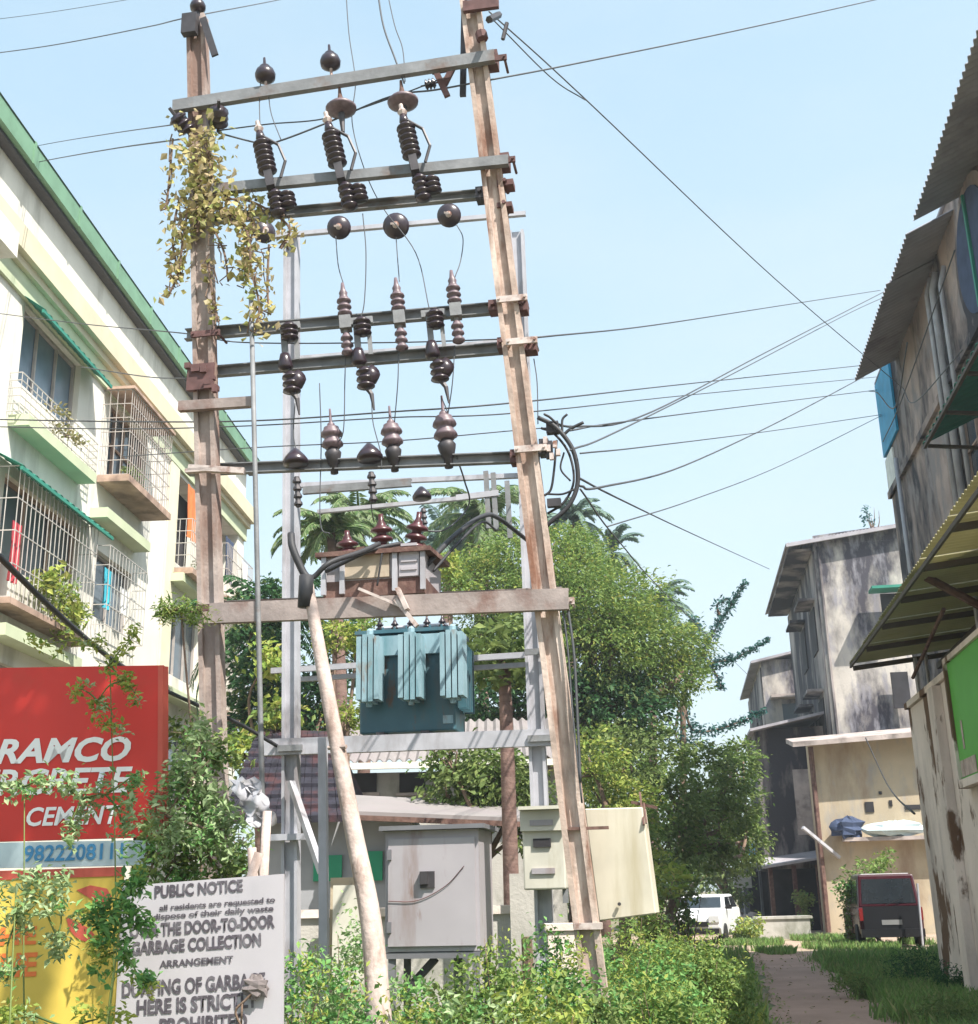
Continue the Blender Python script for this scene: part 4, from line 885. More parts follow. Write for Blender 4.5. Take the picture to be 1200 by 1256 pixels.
# drop-out fuses hanging from arm 4/5
g6 = 'drop-out fuses hanging below the fifth arm'
e = bpy.data.objects.new('dropout_fuse', None); COL.objects.link(e); tag(e, 'dark drop-out fuse hanging below the fifth arm, leftmost of three', 'fuse', g6)
b = MB(); b.box((0, 0, .18), (.05, .05, .42)); b.box((.1, .0, .22), (.035, .03, .30)); b.box((.04, 0, .38), (.2, .05, .06)); b.build('frame', 'steel_arm', e)
b = MB(); b.lathe(stack(.075, 3, .05, .24), (.05, -.03, 0), n=12); b.build('upper_insulator', 'porcelain', e, smooth=True)
b = MB(); b.lathe(stack(.075, 3, .06, -.24), (.04, -.03, 0), n=14); b.lathe([(.05, -.02), (.065, .0), (.05, .08), (.04, .12)], (.0, -.02, 0), n=10); b.blob((.085, -.03, -.13), (.07, .06, .085), 4, .15, 8); b.build('lower_insulator', 'porcelain', e, smooth=True)
b = MB(); b.tube([(.03, -.03, -.2), (.08, -.04, -.30), (.09, -.04, -.44)], [.03, .02, .008], 6); b.build('contact', 'metal_dark', e)
e.matrix_world = place(Fp(351, 452, -.02), LEAN, .95, pi)
copy_thing(e, place(Fp(441, 446, -.02), LEAN, .95, pi), 'dark drop-out fuse hanging below the fifth arm, middle of three')
copy_thing(e, place(Fp(531, 437, -.02), LEAN, .95, pi), 'dark drop-out fuse hanging below the fifth arm, rightmost of three')
# posts on the lower arm
g7 = 'post insulators on the seventh arm'
e = bpy.data.objects.new('post_insulator', None); COL.objects.link(e); tag(e, 'tall dark post insulator on the seventh arm, leftmost of three', 'insulator', g7)
b = MB(); b.lathe([(.008, .42), (.012, .31), (.03, .29), (.028, .27)]+[(r, z) for (r, z) in reversed(stack(.085, 2, .085, .09, .7))], n=14); b.build('shed', 'porcelain_grey', e, smooth=True)
b = MB(); b.lathe([(.03, -.12), (.03, -.05), (.045, -.04), (.06, .02), (.065, .05), (.04, .085)], n=12); b.build('foot', 'metal_dark', e, smooth=True)
e.matrix_world = place(Fp(409, 572, .1)+Vector((0, 0, .06)), LEAN)
copy_thing(e, place(Fp(483, 569, .1)+Vector((0, 0, .06)), LEAN), 'tall dark post insulator on the seventh arm, middle of three')
copy_thing(e, place(Fp(549, 566, .1)+Vector((0, 0, .08)), LEAN, 1.1), 'tall dark post insulator on the seventh arm, rightmost of three')
e = bpy.data.objects.new('bell_insulator', None); COL.objects.link(e); tag(e, 'small dark bell insulator with a drop rod at the left end of the seventh arm', 'insulator', 'bell insulators on the seventh arm')
b = MB(); b.lathe([(.02, .13), (.04, .11), (.075, .07), (.10, .03), (.095, .0), (.04, 0)], n=16); b.build('shed', 'porcelain', e, smooth=True)
b = MB(); b.lathe(stack(.034, 4, .06, -.34), n=8); b.build('rod', 'metal_dark', e)
e.matrix_world = place(Fp(363, 570, -.02), LEAN)
copy_thing(e, place(Fp(454, 564, -.02), LEAN), 'small dark bell insulator with a drop rod midway on the seventh arm')
copy_thing(e, place(Gp(518, 612, -.3), LEAN, 1.), 'small dark bell insulator above the rusty box on the rear frame')

# ------------------------------------------------------------------ rusty switch box on the platform
T = Thing('switchgear_box', 'rusty weathered switchgear cabinet with brown top sitting on the platform beams', 'electrical box', Fp(460, 738, .2))
bl, br_ = Fp(397, 741, -.05), Fp(505, 738, -.05)
def Bx(x, y, off): return Fp(x, y, off)
wd = .62
c0 = Fp(398, 736, -.08); c1 = Fp(520, 732, -.08); top = Fp(398, 684, -.08).z; zb = c0.z+.02
Lw = (c1-c0).dot(FD)
def bp(u, n_, z): return c0+FD*u+FN*n_+Vector((0, 0, z-c0.z))
b = MB(); b.box(bp(Lw/2, wd/2, (zb+.11+top)/2), (Lw, wd, top-zb-.11), (FD, FN, Z)); T.part('body', b, 'box_grey')
b = MB(); b.box(bp(Lw/2, wd/2, zb+.05), (Lw*1.02, wd*1.02, .12), (FD, FN, Z)); T.part('base', b, 'rust')
b = MB(); ov = .06; v = [bp(-ov, -ov, top-.01), bp(Lw+ov, -ov, top-.01), bp(Lw+ov, wd+ov, top+.05), bp(-ov, wd+ov, top+.05)]; b.hexa(v+[p+Z*.035 for p in v]); b.box(bp(Lw/2, wd*.55, top+.09), (Lw*.9, wd*.5, .06), (FD, FN, Z)); T.part('lid', b, 'rust')
b = MB(); b.box(bp(Lw*.43, -.012, (zb+.13+top)/2), (Lw*.46, .02, (top-zb)*.62), (FD, FN, Z)); T.part('door', b, 'beige_panel')
b = MB(); b.box(bp(Lw*.86, -.012, (zb+.13+top)/2), (Lw*.2, .02, (top-zb)*.66), (FD, FN, Z))
for k in range(4): b.box(bp(Lw*.86, -.026, zb+.17+k*.06), (Lw*.16, .012, .02), (FD, FN, Z))
T.part('louvre_panel', b, 'box_grey')
for u in (0, .19, .72, 1.0): b = MB(); b.box(bp(Lw*u, -.025, (zb+top)/2), (.035, .03, top-zb-.02), (FD, FN, Z)); T.part('corner_post', b, 'galv_light')
for i, u in enumerate((.16, .52, .84)):
    b = MB(); dz = (.0, .02, .02)[i]; b.lathe([(.05, 0)]+stack(.085, 3 if i else 2, .07, .02, .45)+[(.02, .26 if i else .19), (.02, .31 if i else .22)], bp(Lw*u, .2, top+.03+dz), (.15 if i == 2 else -.05, -.1, 1), 14); T.part('bushing', b, 'porcelain_red', smooth=True)
b = MB(); b.tube(smooth_pts([bp(.02, -.05, top-.12), bp(.3, -.1, top-.02), bp(Lw*.55, -.05, top+.03), bp(Lw*.75, .1, top+.1)]), .016, 6); b.tube(smooth_pts([bp(Lw*.6, -.05, top), bp(Lw*.58, -.06, top-.12), bp(Lw*.55, -.05, top-.25)]), .008, 5); T.part('cable', b, 'wire_dark', smooth=True)
b = MB(); b.beam(Fp(485, 735, -.2), Fp(512, 768, -.2), .035, .03); b.beam(Fp(488, 722, -.2), Fp(500, 748, -.2), .07, .03); b.beam(Fp(440, 722, -.2), Fp(495, 745, -.2), .02, .02)
solo('broken_bracket', b, 'clamp', 'broken pale rusty bracket dangling from the platform beam under the switchgear cabinet', 'bracket', Fp(500, 768, -.2))
# tank line drums behind box (thin walkway)
# ------------------------------------------------------------------ transformer
tc = Gp(507, 900, .33); TW = pxm(tc, 118)
T = Thing('transformer', 'teal oil-filled transformer with three pale radiator banks on the rear platform', 'transformer', tc)
zb = Gp(505, 897, -.02).z; zt = Gp(505, 775, .0).z
def tp(u, n_, z): return tc+FD*u+FN*n_+Vector((0, 0, z-tc.z))
dep = .56
b = MB(); b.box(tp(0, 0, (zb+zt)/2), (TW, dep, zt-zb), (FD, FN, Z)); o = T.part('tank', b, 'teal'); bv = o.modifiers.new('Bevel', 'BEVEL'); bv.width = .02; bv.segments = 2
b = MB(); b.box(tp(0, 0, zt+.02), (TW+.09, dep+.1, .035), (FD, FN, Z))
for k in range(9): b.lathe([(.012, 0), (.012, .03)], tp(-TW/2+TW*k/8, -dep/2-.03, zt+.035), Z, 6)
T.part('lid', b, 'teal')
b = MB(); b.box(tp(0, -dep/2-.03, zt-.13), (TW*.98, .06, .2), (FD, FN, Z)); T.part('header', b, 'teal_light')
zr0 = Gp(505, 858, -.3).z
for cpx in (455, 506, 557):
    cu_ = (Gp(cpx, 820, -.1)-tc).dot(FD); b = MB()
    for k in (.5, 1.5, 2.5, 3.5):
        u = cu_+(k-2)*.060; zb_ = zr0+.022*abs(k-2)+.0
        b.box(tp(u, -dep/2-.17, (zt-.04-.02*abs(k-2)+zb_)/2), (.047, .24, zt-.04-.02*abs(k-2)-zb_), (FD, FN, Z))
    b.box(tp(cu_, -dep/2-.17, zt-.10), (.19, .10, .05), (FD, FN, Z)); b.box(tp(cu_, -dep/2-.17, zr0+.09), (.19, .10, .05), (FD, FN, Z))
    b.lathe([(.035, 0), (.035, .05), (.02, .07)], tp(cu_, -dep/2-.2, zt-.05), Z, 8); b.lathe([(.03, 0), (.03, .05)], tp(cu_, -dep/2-.2, zr0-.03), Z, 8)
    o = T.part('radiator', b, 'teal_light')
b = MB()
for k in range(5): b.box(tp(TW/2+.06, -.22+k*.11, (zb+zt)/2+.05), (.10, .03, (zt-zb)*.65), (FD, FN, Z))
T.part('side_radiator', b, 'teal')
for s_ in (-.25, .2): b = MB(); b.beam(tp(s_, -dep/2-.1, zb-.03), tp(s_, dep/2+.1, zb-.03), .08, .06); T.part('base_rail', b, 'metal_dark')
for i, u in enumerate((-.33, -.17, 0., .17, .33)):
    b = MB(); b.lathe([(.03, 0)]+stack(.04, 3, .04, .01, .55)+[(.012, .15), (.012, .19)], tp(u, -.1, zt+.03), Z, 12); T.part('bushing', b, 'porcelain', smooth=True)
b = MB(); b.tube([tp(-.4, .15, zt+.03), tp(-.4, .15, zt+.16), tp(.35, .15, zt+.16), tp(.35, .15, zt+.03)], .02, 6); T.part('pipe', b, 'galv_light')
b = MB(); b.box(tp(TW/2-.07, -dep/2-.006, zb+.11), (.1, .01, .08), (FD, FN, Z)); T.part('rating_plate', b, 'teal_light')

# ------------------------------------------------------------------ wires
def wire(label, pts, r=.007, mt='wire', name='overhead_wire', cat='wire', group=None, sub=7, n=5):
    P = smooth_pts(pts, sub); b = MB().tube(P, r, n)
    return solo(name, b, mt, label, cat, P[0], group, True)
GW = 'overhead wires'
def UU(lst): return [U(*p) for p in lst]
wire('thin wire crossing the upper left corner and passing the vine-covered pole head', UU([(-60, 72, 14), (60, 56, 12.5), (180, 33, 11), (236, 20, 9.1), (340, 0, 13), (460, -25, 18)]), .006, group=GW)
wire('faint wire in the top left corner above the others', UU([(-60, 30, 24), (60, 15, 24), (200, -8, 24)]), .007, group=GW)
wire('upper of the two wires running left from the vine-covered pole', UU([(-20, 192, 22), (60, 176, 18), (140, 163, 13), (218, 152, 9.1)]), .006, group=GW)
wire('lower of the two wires running left from the vine-covered pole', UU([(-20, 212, 22), (60, 196, 18), (140, 182, 13), (226, 170, 9.1)]), .008, group=GW)
wire('wire from the left pole to the umbrella insulators under the topmost arm', [Fp(268, 160), Fp(330, 152), Fp(400, 145), Fp(480, 120), Fp(545, 95)], .006, group=GW)
wire('dark sagging wire from the left isolator stack up to the leaning pole head', [Fp(268, 163), Fp(322, 176), Fp(345, 172), Fp(400, 151), Fp(480, 118), Fp(535, 110), Fp(600, 98)], .008, group=GW)
wire('long wire rising from the leaning pole to the top right of the sky', [Fp(600, 98), U(700, 79, 9.5), U(900, 38, 12), U(1080, -2, 15), U(1200, -30, 17)], .008, group=GW)
E1 = onplane(1108, 476, A.P(0, 0, .5), A.n); S1 = Fp(600, 14); S2 = Fp(603, 22); K1 = S1.lerp(E1, .12)
wire('upper strand of the service wire dropping from the leaning pole head to the brown building', [S1, K1, S1.lerp(E1, .5)-Z*.12, E1], .007, group=GW)
wire('lower strand of the service wire below the small spreader at the leaning pole head', [S2, S2.lerp(K1, .6)-Z*.09, K1-Z*.01], .006, group=GW)
wire('service wire continuing down the brown wall over the green awning', [E1, A.P(-8.5, 8.7, 1.1), A.P(-12, 8.0, 1.2)], .009, group=GW)
b = MB(); b.tube(UU([(617, 48, 8.7), (622, 28, 8.7)]), .018, 6); b.tube(UU([(612, 18, 8.5), (600, 24, 8.2)]), .03, 6); solo('wire_spreader', b, 'metal_dark', 'small dark spreader clip between the two service strands near the leaning pole head', 'clip', U(620, 48, 8.7))
ra = lambda u, z, n=.35: A.P(u, z, n)
wire('wire from the fifth arm across the sky to the brown eave', [Fp(656, 414), U(800, 399, 13), U(950, 376, 19), U(1080, 356, 25)], .008, group=GW)
wire('wire crossing the white facade to the fourth arm', UU([(-20, 382, 16), (100, 397, 13), (228, 409, 9.6), (300, 420, 9.5)])+[Fp(480, 420, .4), Fp(640, 415, .3)], .006, group=GW)
wire('wire crossing the white facade toward the pole below the fifth arm', UU([(100, 450, 13), (180, 462, 11), (232, 464, 9.3)]), .006, group=GW)
wire('upper dark wire of the middle pair crossing behind both poles', UU([(-20, 514, 13), (150, 517, 12), (310, 516, 11.2), (480, 505, 10.6), (640, 493, 10.6), (850, 470, 17), (1078, 446, 26)]), .0085, group=GW)
wire('lower dark wire of the middle pair crossing behind both poles', UU([(-20, 523, 13), (150, 526, 12), (310, 522, 11.2), (480, 512, 10.8), (640, 506, 10.8), (850, 484, 17), (1078, 462, 26)]), .007, group=GW)
wire('thin pale wire crossing just above the seventh arm', UU([(150, 560, 14), (310, 549, 11.3), (480, 541, 10.8), (630, 528, 10.8), (700, 522, 12)]), .006, group=GW)
J = U(700, 545, 8.4)
wire('topmost cable fanning from the cable loop to the brown eave', UU([(668, 508, 8.3), (708, 523, 9), (800, 505, 13), (940, 432, 19), (1100, 350, 26)]), .010, group=GW)
wire('second cable fanning from the cable loop to the brown eave', UU([(700, 552, 8.4), (760, 528, 11), (900, 458, 18), (1040, 385, 24), (1095, 360, 26)]), .009, group=GW)
wire('third cable fanning from the cable loop to the blue sheet', UU([(700, 528, 8.4), (760, 518, 11), (900, 500, 18), (1078, 478, 26)]), .008, group=GW)
wire('fourth cable fanning from the cable loop, nearly level', UU([(712, 556, 8.4), (800, 547, 12), (950, 528, 20), (1085, 508, 26)]), .007, group=GW)
wire('thick dark service cable rising from the loop to the blue sheet', UU([(712, 596, 8.5), (740, 597, 10), (840, 571, 15), (960, 515, 21), (1060, 462, 26)]), .011, group=GW)
wire('thin cable rising from the green tree top to the brown wall', UU([(745, 646, 10), (850, 613, 15), (960, 570, 20), (1085, 508, 26)]), .007, group=GW)
wire('service cable sagging from the loop to the grey block roof', UU([(708, 585, 8.5), (760, 612, 12), (850, 655, 22), (944, 698, 40)]), .010, group=GW)
wire('thin wire dropping steeply from the loop behind the big tree', UU([(712, 600, 8.5), (760, 665, 12), (830, 742, 22), (925, 835, 50)]), .008, group=GW)
wire('wire hanging across the brown wall to the awning', [A.P(.1, 12.4, .2), A.P(-2.5, 11.3, .5), A.P(-6, 9.6, .9), A.P(-9, 9.5, 1.2)], .012, group=GW)
wire('thin wire rising along the brown wall under the eave', [A.P(-.3, 11.0, .1), A.P(-3, 10.9, .15), A.P(-9, 11.0, .3)], .012, group=GW)
wire('loose dark cable drooping from the pinkish ledge to the peeling corner', UU([(1062, 905, 40.5), (1085, 955, 38), (1100, 978, 30), (1122, 998, 19.5)]), .02, 'wire_dark', group=GW)
wire('thick black cable running down from the left edge to the rear pale pole', UU([(-30, 655, 6), (0, 684, 6.4), (70, 752, 7.6), (142, 812, 9.2), (210, 850, 10.5), (290, 886, 11.6), (345, 918, 12.3)]), .019, 'wire_dark', group=GW)
# jumpers
GJ = 'thin jumper wires between the arms'
def jump(label, lst, r=.0045): wire(label, [Fp(x, y, o) for x, y, o in lst], r, group=GJ, name='jumper_wire')
jump('jumper dropping from the left pin insulator to its stack', [(325, 70, -.1), (319, 110, -.1), (319, 150, -.12), (323, 168, -.15)])
jump('second thin jumper right of the left pin insulator', [(329, 112, -.1), (333, 140, -.1), (345, 172, -.1)])
jump('long thin jumper entering from the top and passing behind the arms', [(424, -20, .2), (428, 40, .2), (436, 100, .2), (432, 150, .2), (448, 210, .2), (470, 255, .3), (510, 310, .3), (527, 380, 0)])
jump('dark jumper coming from the top edge to the right umbrella insulator', [(462, -20, -.1), (470, 30, -.1), (484, 70, -.1), (496, 102, -.1)], .008)
jump('faint jumper beside the dark one from the top edge', [(473, -20, -.1), (484, 30, -.1), (494, 60, -.1), (497, 100, -.1)])
jump('jumper from the middle isolator down to the arrester', [(445, 262, 0), (449, 310, 0), (447, 370, 0), (441, 395, 0)])
jump('jumper from the left disc to the leftmost arrester', [(412, 290, .5), (415, 325, .3), (422, 350, 0)])
jump('jumper from the largest disc to the middle arrester', [(486, 292, .5), (488, 320, .3), (490, 345, 0)])
jump('curved jumper from the right disc to the rightmost arrester', [(560, 275, .5), (568, 292, .3), (565, 320, .1), (558, 340, 0)])
jump('jumper from the leftmost arrester down to the lower post', [(424, 432, 0), (423, 470, 0), (421, 530, 0), (410, 545, .1)])
jump('jumper from the middle arrester down to the lower post', [(489, 432, 0), (488, 470, 0), (484, 518, .1)])
jump('jumper from the rightmost arrester down to the lower post', [(558, 424, 0), (555, 470, 0), (549, 512, .1)])
jump('jumper from the middle fuse down to the seventh arm', [(456, 495, 0), (458, 520, 0), (467, 555, 0), (468, 575, 0)])
jump('jumper from the leftmost fuse down to the bell insulator', [(362, 495, 0), (360, 530, 0), (363, 552, 0)])
jump('jumper from the rightmost fuse straight down', [(541, 486, 0), (549, 505, .05), (549, 512, .1)])
jump('jumper from the left arrester straight down past the seventh arm', [(392, 470, .1), (394, 540, .1), (393, 640, .1), (405, 655, .1)])
jump('jumper from the middle bell insulator to the maroon bushing', [(454, 600, 0), (456, 625, 0), (459, 640, .1)])
jump('looped jumper on the right of the rear arm', [(560, 560, .1), (570, 590, .3), (575, 620, .5), (545, 650, .3), (505, 648, .2)], .007)
jump('thin wire falling beside the leaning right pole', [(696, 742, -.1), (704, 800, -.1), (708, 870, -.1), (712, 960, -.1)], .010)
jump('second thin wire falling beside the leaning right pole', [(690, 742, -.1), (697, 800, -.1), (703, 880, -.1), (714, 985, -.1)], .007)
jump('thin drop beside the leaning pole above the cable loop', [(655, 440, .1), (659, 470, .1), (660, 520, .1)])
# black bent cable from box
wire('thick black cable arching from the switchgear cabinet to the rear pole', [Fp(520, 700, .1), Fp(528, 688, .1), Fp(560, 655, .6), Fp(592, 633, 1.4), Fp(612, 636, 2.2), Fp(650, 665, 3.2)], .022, 'wire_dark', 'power_cable', 'cable')
wire('dark cable beside the arching one behind the switchgear cabinet', [Fp(532, 700, .1), Fp(566, 662, .6), Fp(592, 640, 1.4), Fp(608, 650, 2.2)], .012, 'wire_dark', 'power_cable', 'cable')
# cable loop at right pole
T = Thing('cable_loop', 'coiled black service cables bulging from the right side of the leaning pole', 'cable', Fp(690, 640, 0))
b = MB(); b.tube(smooth_pts([Fp(660, 512, -.05), Fp(682, 524, -.05), Fp(703, 552, -.03), Fp(709, 590, 0), Fp(698, 620, 0), Fp(676, 640, 0), Fp(665, 650, .02)]), .017, 8)
b.tube(smooth_pts([Fp(664, 525, 0), Fp(680, 532, 0), Fp(698, 556, .05), Fp(704, 590, .05), Fp(692, 616, .05), Fp(672, 630, .03)]), .010, 6)
b.tube(smooth_pts([Fp(683, 540, 0), Fp(680, 575, 0), Fp(676, 600, .02), Fp(668, 608, .02)]), .009, 6)
b.tube(smooth_pts([Fp(692, 555, 0), Fp(688, 575, 0), Fp(700, 590, .02)]), .007, 6); b.tube(smooth_pts([Fp(705, 600, 0), Fp(690, 606, 0), Fp(672, 606, .02)]), .008, 6)
b.tube(smooth_pts([Fp(690, 532, 0), Fp(690, 515, 0), Fp(696, 508, 0)]), .009, 6); b.tube(smooth_pts([Fp(690, 535, 0), Fp(700, 526, 0), Fp(716, 518, 0)]), .012, 6)
T.part('cable', b, 'wire_dark', smooth=True)
b = MB(); b.box(Fp(678, 525, 0), (.09, .06, .09), (FD, FN, Z)); T.part('bracket', b, 'metal_dark'); b = MB(); b.box(Fp(680, 617, 0), (.1, .05, .06), (FD, FN, Z)); T.part('bracket', b, 'metal_dark'); b = MB(); b.box(Fp(668, 550, 0), (.07, .1, .12), (FD, FN, Z)); b.box(Fp(674, 552, -.03), (.05, .05, .13), (FD, FN, Z)); T.part('bracket', b, 'metal_dark')
b = MB()
for k in range(5): b.box(Fp(669+k*4, 548+((k*7) % 5)*5-8, -.06), (.03, .03, .05), (FD, FN, Z))
T.part('connector', b, 'clamp')

# vertical earthing rod
b = MB(); b.tube([Fp(308, 362, -.16), Fp(314, 620, -.16), Fp(317, 760, -.16), Fp(322, 985, -.16), tog(Fp(314, 620, -.16), Fp(322, 985, -.16), 0)], .019, 8)
solo('earthing_pipe', b, 'steel_arm', 'thin grey vertical pipe standing just right of the vine-covered pole', 'pipe', tog(Fp(314, 620, -.16), Fp(322, 985, -.16), 0), smooth=True)
# leaning trunk-like strut with fork
pt0 = U(377, 712, 8.1); pt1 = U(398, 830, 7.95); pt2 = U(432, 1010, 7.75); pt3 = U(455, 1130, 7.6); pt4 = U(466, 1256, 7.45); gb = tog(pt3, pt4, -.1)
T = Thing('leaning_wooden_pole', 'pale pinkish leaning wooden pole with forked dark top in front of the platform', 'pole', gb)
b = MB(); b.tube(smooth_pts([pt0, pt1, pt2, pt3, pt4, gb]), [.038]*1+[.038+.045*t/30 for t in range(30)], 12)
T.part('trunk', b, 'bark_pale', smooth=True)
b = MB(); b.tube(smooth_pts([pt0+Vector((0, 0, .02)), U(371, 700, 8.1), U(359, 672, 8.1), U(357, 655, 8.15)]), .026, 8); b.tube(smooth_pts([pt0, U(387, 706, 8.1), U(405, 690, 8.1), U(440, 678, 8.3), U(465, 667, 8.5)]), .019, 8); b.tube([U(374, 745, 8.05), U(376, 706, 8.05)], .05, 8)
T.part('fork', b, 'wire_dark', smooth=True)
b = MB(); c = (pt1+pt2)/2; b.tube([c-Vector((.06, 0, .0)), c+Vector((.06, -.05, 0))], .015, 6); T.part('peg', b, 'bark_pale')
# thin second pole at 395
p0, p1 = U(397, 800, 10.5), U(398, 1120, 10.5)
b = MB(); b.chan(tog(p0, p1, 0), U(396, 905, 10.5), .06, .07, up=-FD); solo('steel_angle_post', b, 'galv_light', 'narrow grey and pink post just left of the leaning wooden pole', 'post', tog(p0, p1, 0))

# ------------------------------------------------------------------ cabinet, meter box, board
cc_ = Fp(473, 1018, .15); 
T = Thing('control_cabinet', 'large grey sheet metal cabinet on legs with a small dark latch, at bottom centre', 'electrical cabinet', Vector((cc_.x+.35, cc_.y, 0)))
q0, q1 = Fp(473, 1020, .15), Fp(587, 1017, .15); zb = Fp(475, 1168, .15).z; zt = q0.z; Wc = (q1-q0).dot(FD); Dc = .55
def kp(u, n_, z): return q0+FD*u+FN*n_+Vector((0, 0, z-q0.z))
b = MB(); b.box(kp(Wc/2, Dc/2, (zb+zt)/2), (Wc, Dc, zt-zb), (FD, FN, Z)); T.part('body', b, 'box_grey')
b = MB(); b.box(kp(Wc/2, -.012, (zb+zt)/2-.01), (Wc-.05, .02, zt-zb-.09), (FD, FN, Z)); d_ = T.part('door', b, 'box_grey')
b = MB(); b.box(kp(Wc*.43, -.045, zb+(zt-zb)*.60), (.055, .04, .085), (FD, FN, Z)); b.box(kp(Wc*.46, -.03, zb+(zt-zb)*.585), (.10, .015, .11), (FD, FN, Z)); T.part('latch', b, 'metal_dark', parent=d_)
for hz_ in (.2, .8): b = MB(); b.box(kp(.035, -.03, zb+(zt-zb)*hz_), (.03, .02, .07), (FD, FN, Z)); T.part('hinge', b, 'box_dark', parent=d_)
b = MB(); b.tube([kp(Wc*.7, Dc*.4, -.05), kp(Wc*.7, Dc*.4, zb-.03)], .03, 8); T.part('cable_conduit', b, 'steel_arm')
b = MB(); b.box(kp(Wc/2+.01, Dc/2-.02, zt+.017), (Wc+.08, Dc+.1, .03), (FD, FN, Z)); T.part('lid', b, 'box_dark')
b = MB(); b.box(kp(Wc/2, Dc/2, zb-.025), (Wc+.01, Dc, .04), (FD, FN, Z)); T.part('base_frame', b, 'box_dark')
for (u, n_) in ((.04, .04), (Wc-.04, .04), (.04, Dc-.05), (Wc-.04, Dc-.05)): b = MB(); b.beam(kp(u, n_, zb-.045), kp(u, n_, -.05), .05, .05); T.part('leg', b, 'box_dark')
b = MB(); b.beam(kp(.08, .1, zb-.3), kp(Wc*.5, .1, zb-.05), .06, .05); T.part('brace', b, 'metal_dark')
b = MB(); b.tube(smooth_pts([kp(.03, -.03, zb+.33), kp(Wc*.35, -.03, zb+.33), kp(Wc*.65, -.03, zb+.42), kp(Wc*.85, -.03, zb+.55)]), .003, 4); T.part('scratch_wire', b, 'maroon_metal')
# meter box on rear pole
q0, q1 = Gp(640, 994, -.32), Gp(691, 992, -.32); zt = q0.z; zb = Gp(641, 1092, -.32).z; Wc = (q1-q0).dot(FD); Dc = .2
T = Thing('meter_box', 'cream moulded meter box with dark window slot fixed at the foot of the rear pole', 'meter box', kp(Wc/2, Dc/2, zb))
b = MB(); b.box(kp(Wc/2, Dc/2, (zb+zt)/2), (Wc, Dc, zt-zb), (FD, FN, Z)); o = T.part('body', b, 'cream_box'); bv = o.modifiers.new('Bevel', 'BEVEL'); bv.width = .015; bv.segments = 2
hh = zt-zb; b = MB(); b.box(kp(Wc/2, -.02, zt-.14*hh), (Wc*1.06, .06, hh*.26), (FD, FN, Z)); b.box(kp(Wc*.5, -.02, zt+.01), (Wc*1.06, .26, .03), (FD, FN, Z)); o = T.part('hood', b, 'cream_box')
b = MB(); b.box(kp(Wc*.47, -.012, zt-.42*hh), (Wc*.42, .02, hh*.11), (FD, FN, Z)); T.part('meter_window', b, 'dark_interior')
b = MB(); b.box(kp(Wc*.48, -.056, zt-.17*hh), (Wc*.55, .01, .05), (FD, FN, Z)); T.part('vent_slot', b, 'box_grey'); b = MB(); b.box(kp(Wc*.48, -.01, zt-.77*hh), (Wc*.55, .02, .05), (FD, FN, Z)); T.part('vent_slot', b, 'box_grey')
b = MB(); b.box(kp(Wc*.95, Dc/2, zb-.06), (.05, .05, .12), (FD, FN, Z)); b.box(kp(Wc/2, Dc+.1, (zb+zt)/2), (.06, .22, .5), (FD, FN, Z)); T.part('mounting_bracket', b, 'steel_arm')
# cream board box behind right pole
P4 = [Fp(735, 1130, .14), Fp(805, 1121, .14), Fp(788, 990, .14), Fp(717, 992, .14)]
T = Thing('service_box', 'tall cream weathered box strapped behind the leaning pole, tilted to the left', 'electrical box', P4[0])
b = MB(); b.hexa(P4+[p+FN*.16+FD*.02 for p in P4]); o = T.part('body', b, 'cream_board'); bv = o.modifiers.new('Bevel', 'BEVEL'); bv.width = .008; bv.segments = 1
b = MB(); b.lathe([(.012, 0), (.012, .02)], Fp(760, 1109, .125), -FN, 8); T.part('keyhole', b, 'metal_dark')
b = MB(); b.beam(Fp(775, 984, .25), Fp(806, 991, .2), .02, .02); b.beam(Fp(785, 972, .25), Fp(790, 1012, .12), .014, .014); b.beam(Fp(790, 985, .2), Fp(793, 1010, .12), .012, .012); T.part('rusty_hook', b, 'rust')
b = MB(); b.box(Fp(722, 1016, -.04), (.27, .03, .02), (FD, FN, Z)); T.part('strap', b, 'rust'); b = MB(); b.box(Fp(722, 1136, -.03), (.18, .12, .04), (FD, FN, Z)); T.part('strap', b, 'clamp')
b = MB(); q = U(692, 1145, 10.2); b.box((q.x, q.y, .62), (.26, .24, 1.24)); b.box((q.x, q.y, 1.25), (.3, .28, .05)); solo('concrete_marker', b, 'compound_wall', 'short pale concrete marker post just left of the leaning pole foot', 'post', (q.x, q.y, 0))
b = MB(); q = U(651, 1150, 9.6); b.tube([(q.x, q.y, 0), (q.x-.03, q.y, 1.2)], [.05, .04], 8); solo('old_post', b, 'bark', 'short brown stump in the weeds under the cream meter box', 'post', (q.x, q.y, 0))

# ------------------------------------------------------------------ signs
def board(T, name, tl, tr, bl, th, mt, parent=None):
    X = (tr-tl); Yd = (tl-bl); N = X.cross(Yd).normalized()
    if N.dot(EYE-tl) < 0: N = -N
    m = MB(); P = [bl-N*th, bl+X-N*th, bl+X, bl]; m.hexa([bl-N*th, bl+X-N*th, tl+X-N*th, tl-N*th, bl, bl+X, tl+X, tl])
    o = T.part(name, m, mt, parent); return o, X.length, Yd.length, X.normalized(), Yd.normalized(), N, tl
SY = 7.3
def sg(x, y): # billboard plane (slightly turned)
    return onplane(x, y, U(195, 900, SY), Vector((sin(radians(-6)), cos(radians(-6)), 0)))
tl, tr, bl = sg(-130, 826), sg(201, 816), sg(-130, 1035)
bl = Vector((tl.x, tl.y, sg(190, 1031).z))
T = Thing('cement_billboard', 'big red cement billboard with white slanted lettering and a pale phone strip at left', 'billboard', Vector((sg(60, 1000).x, sg(60, 1000).y, 0)))
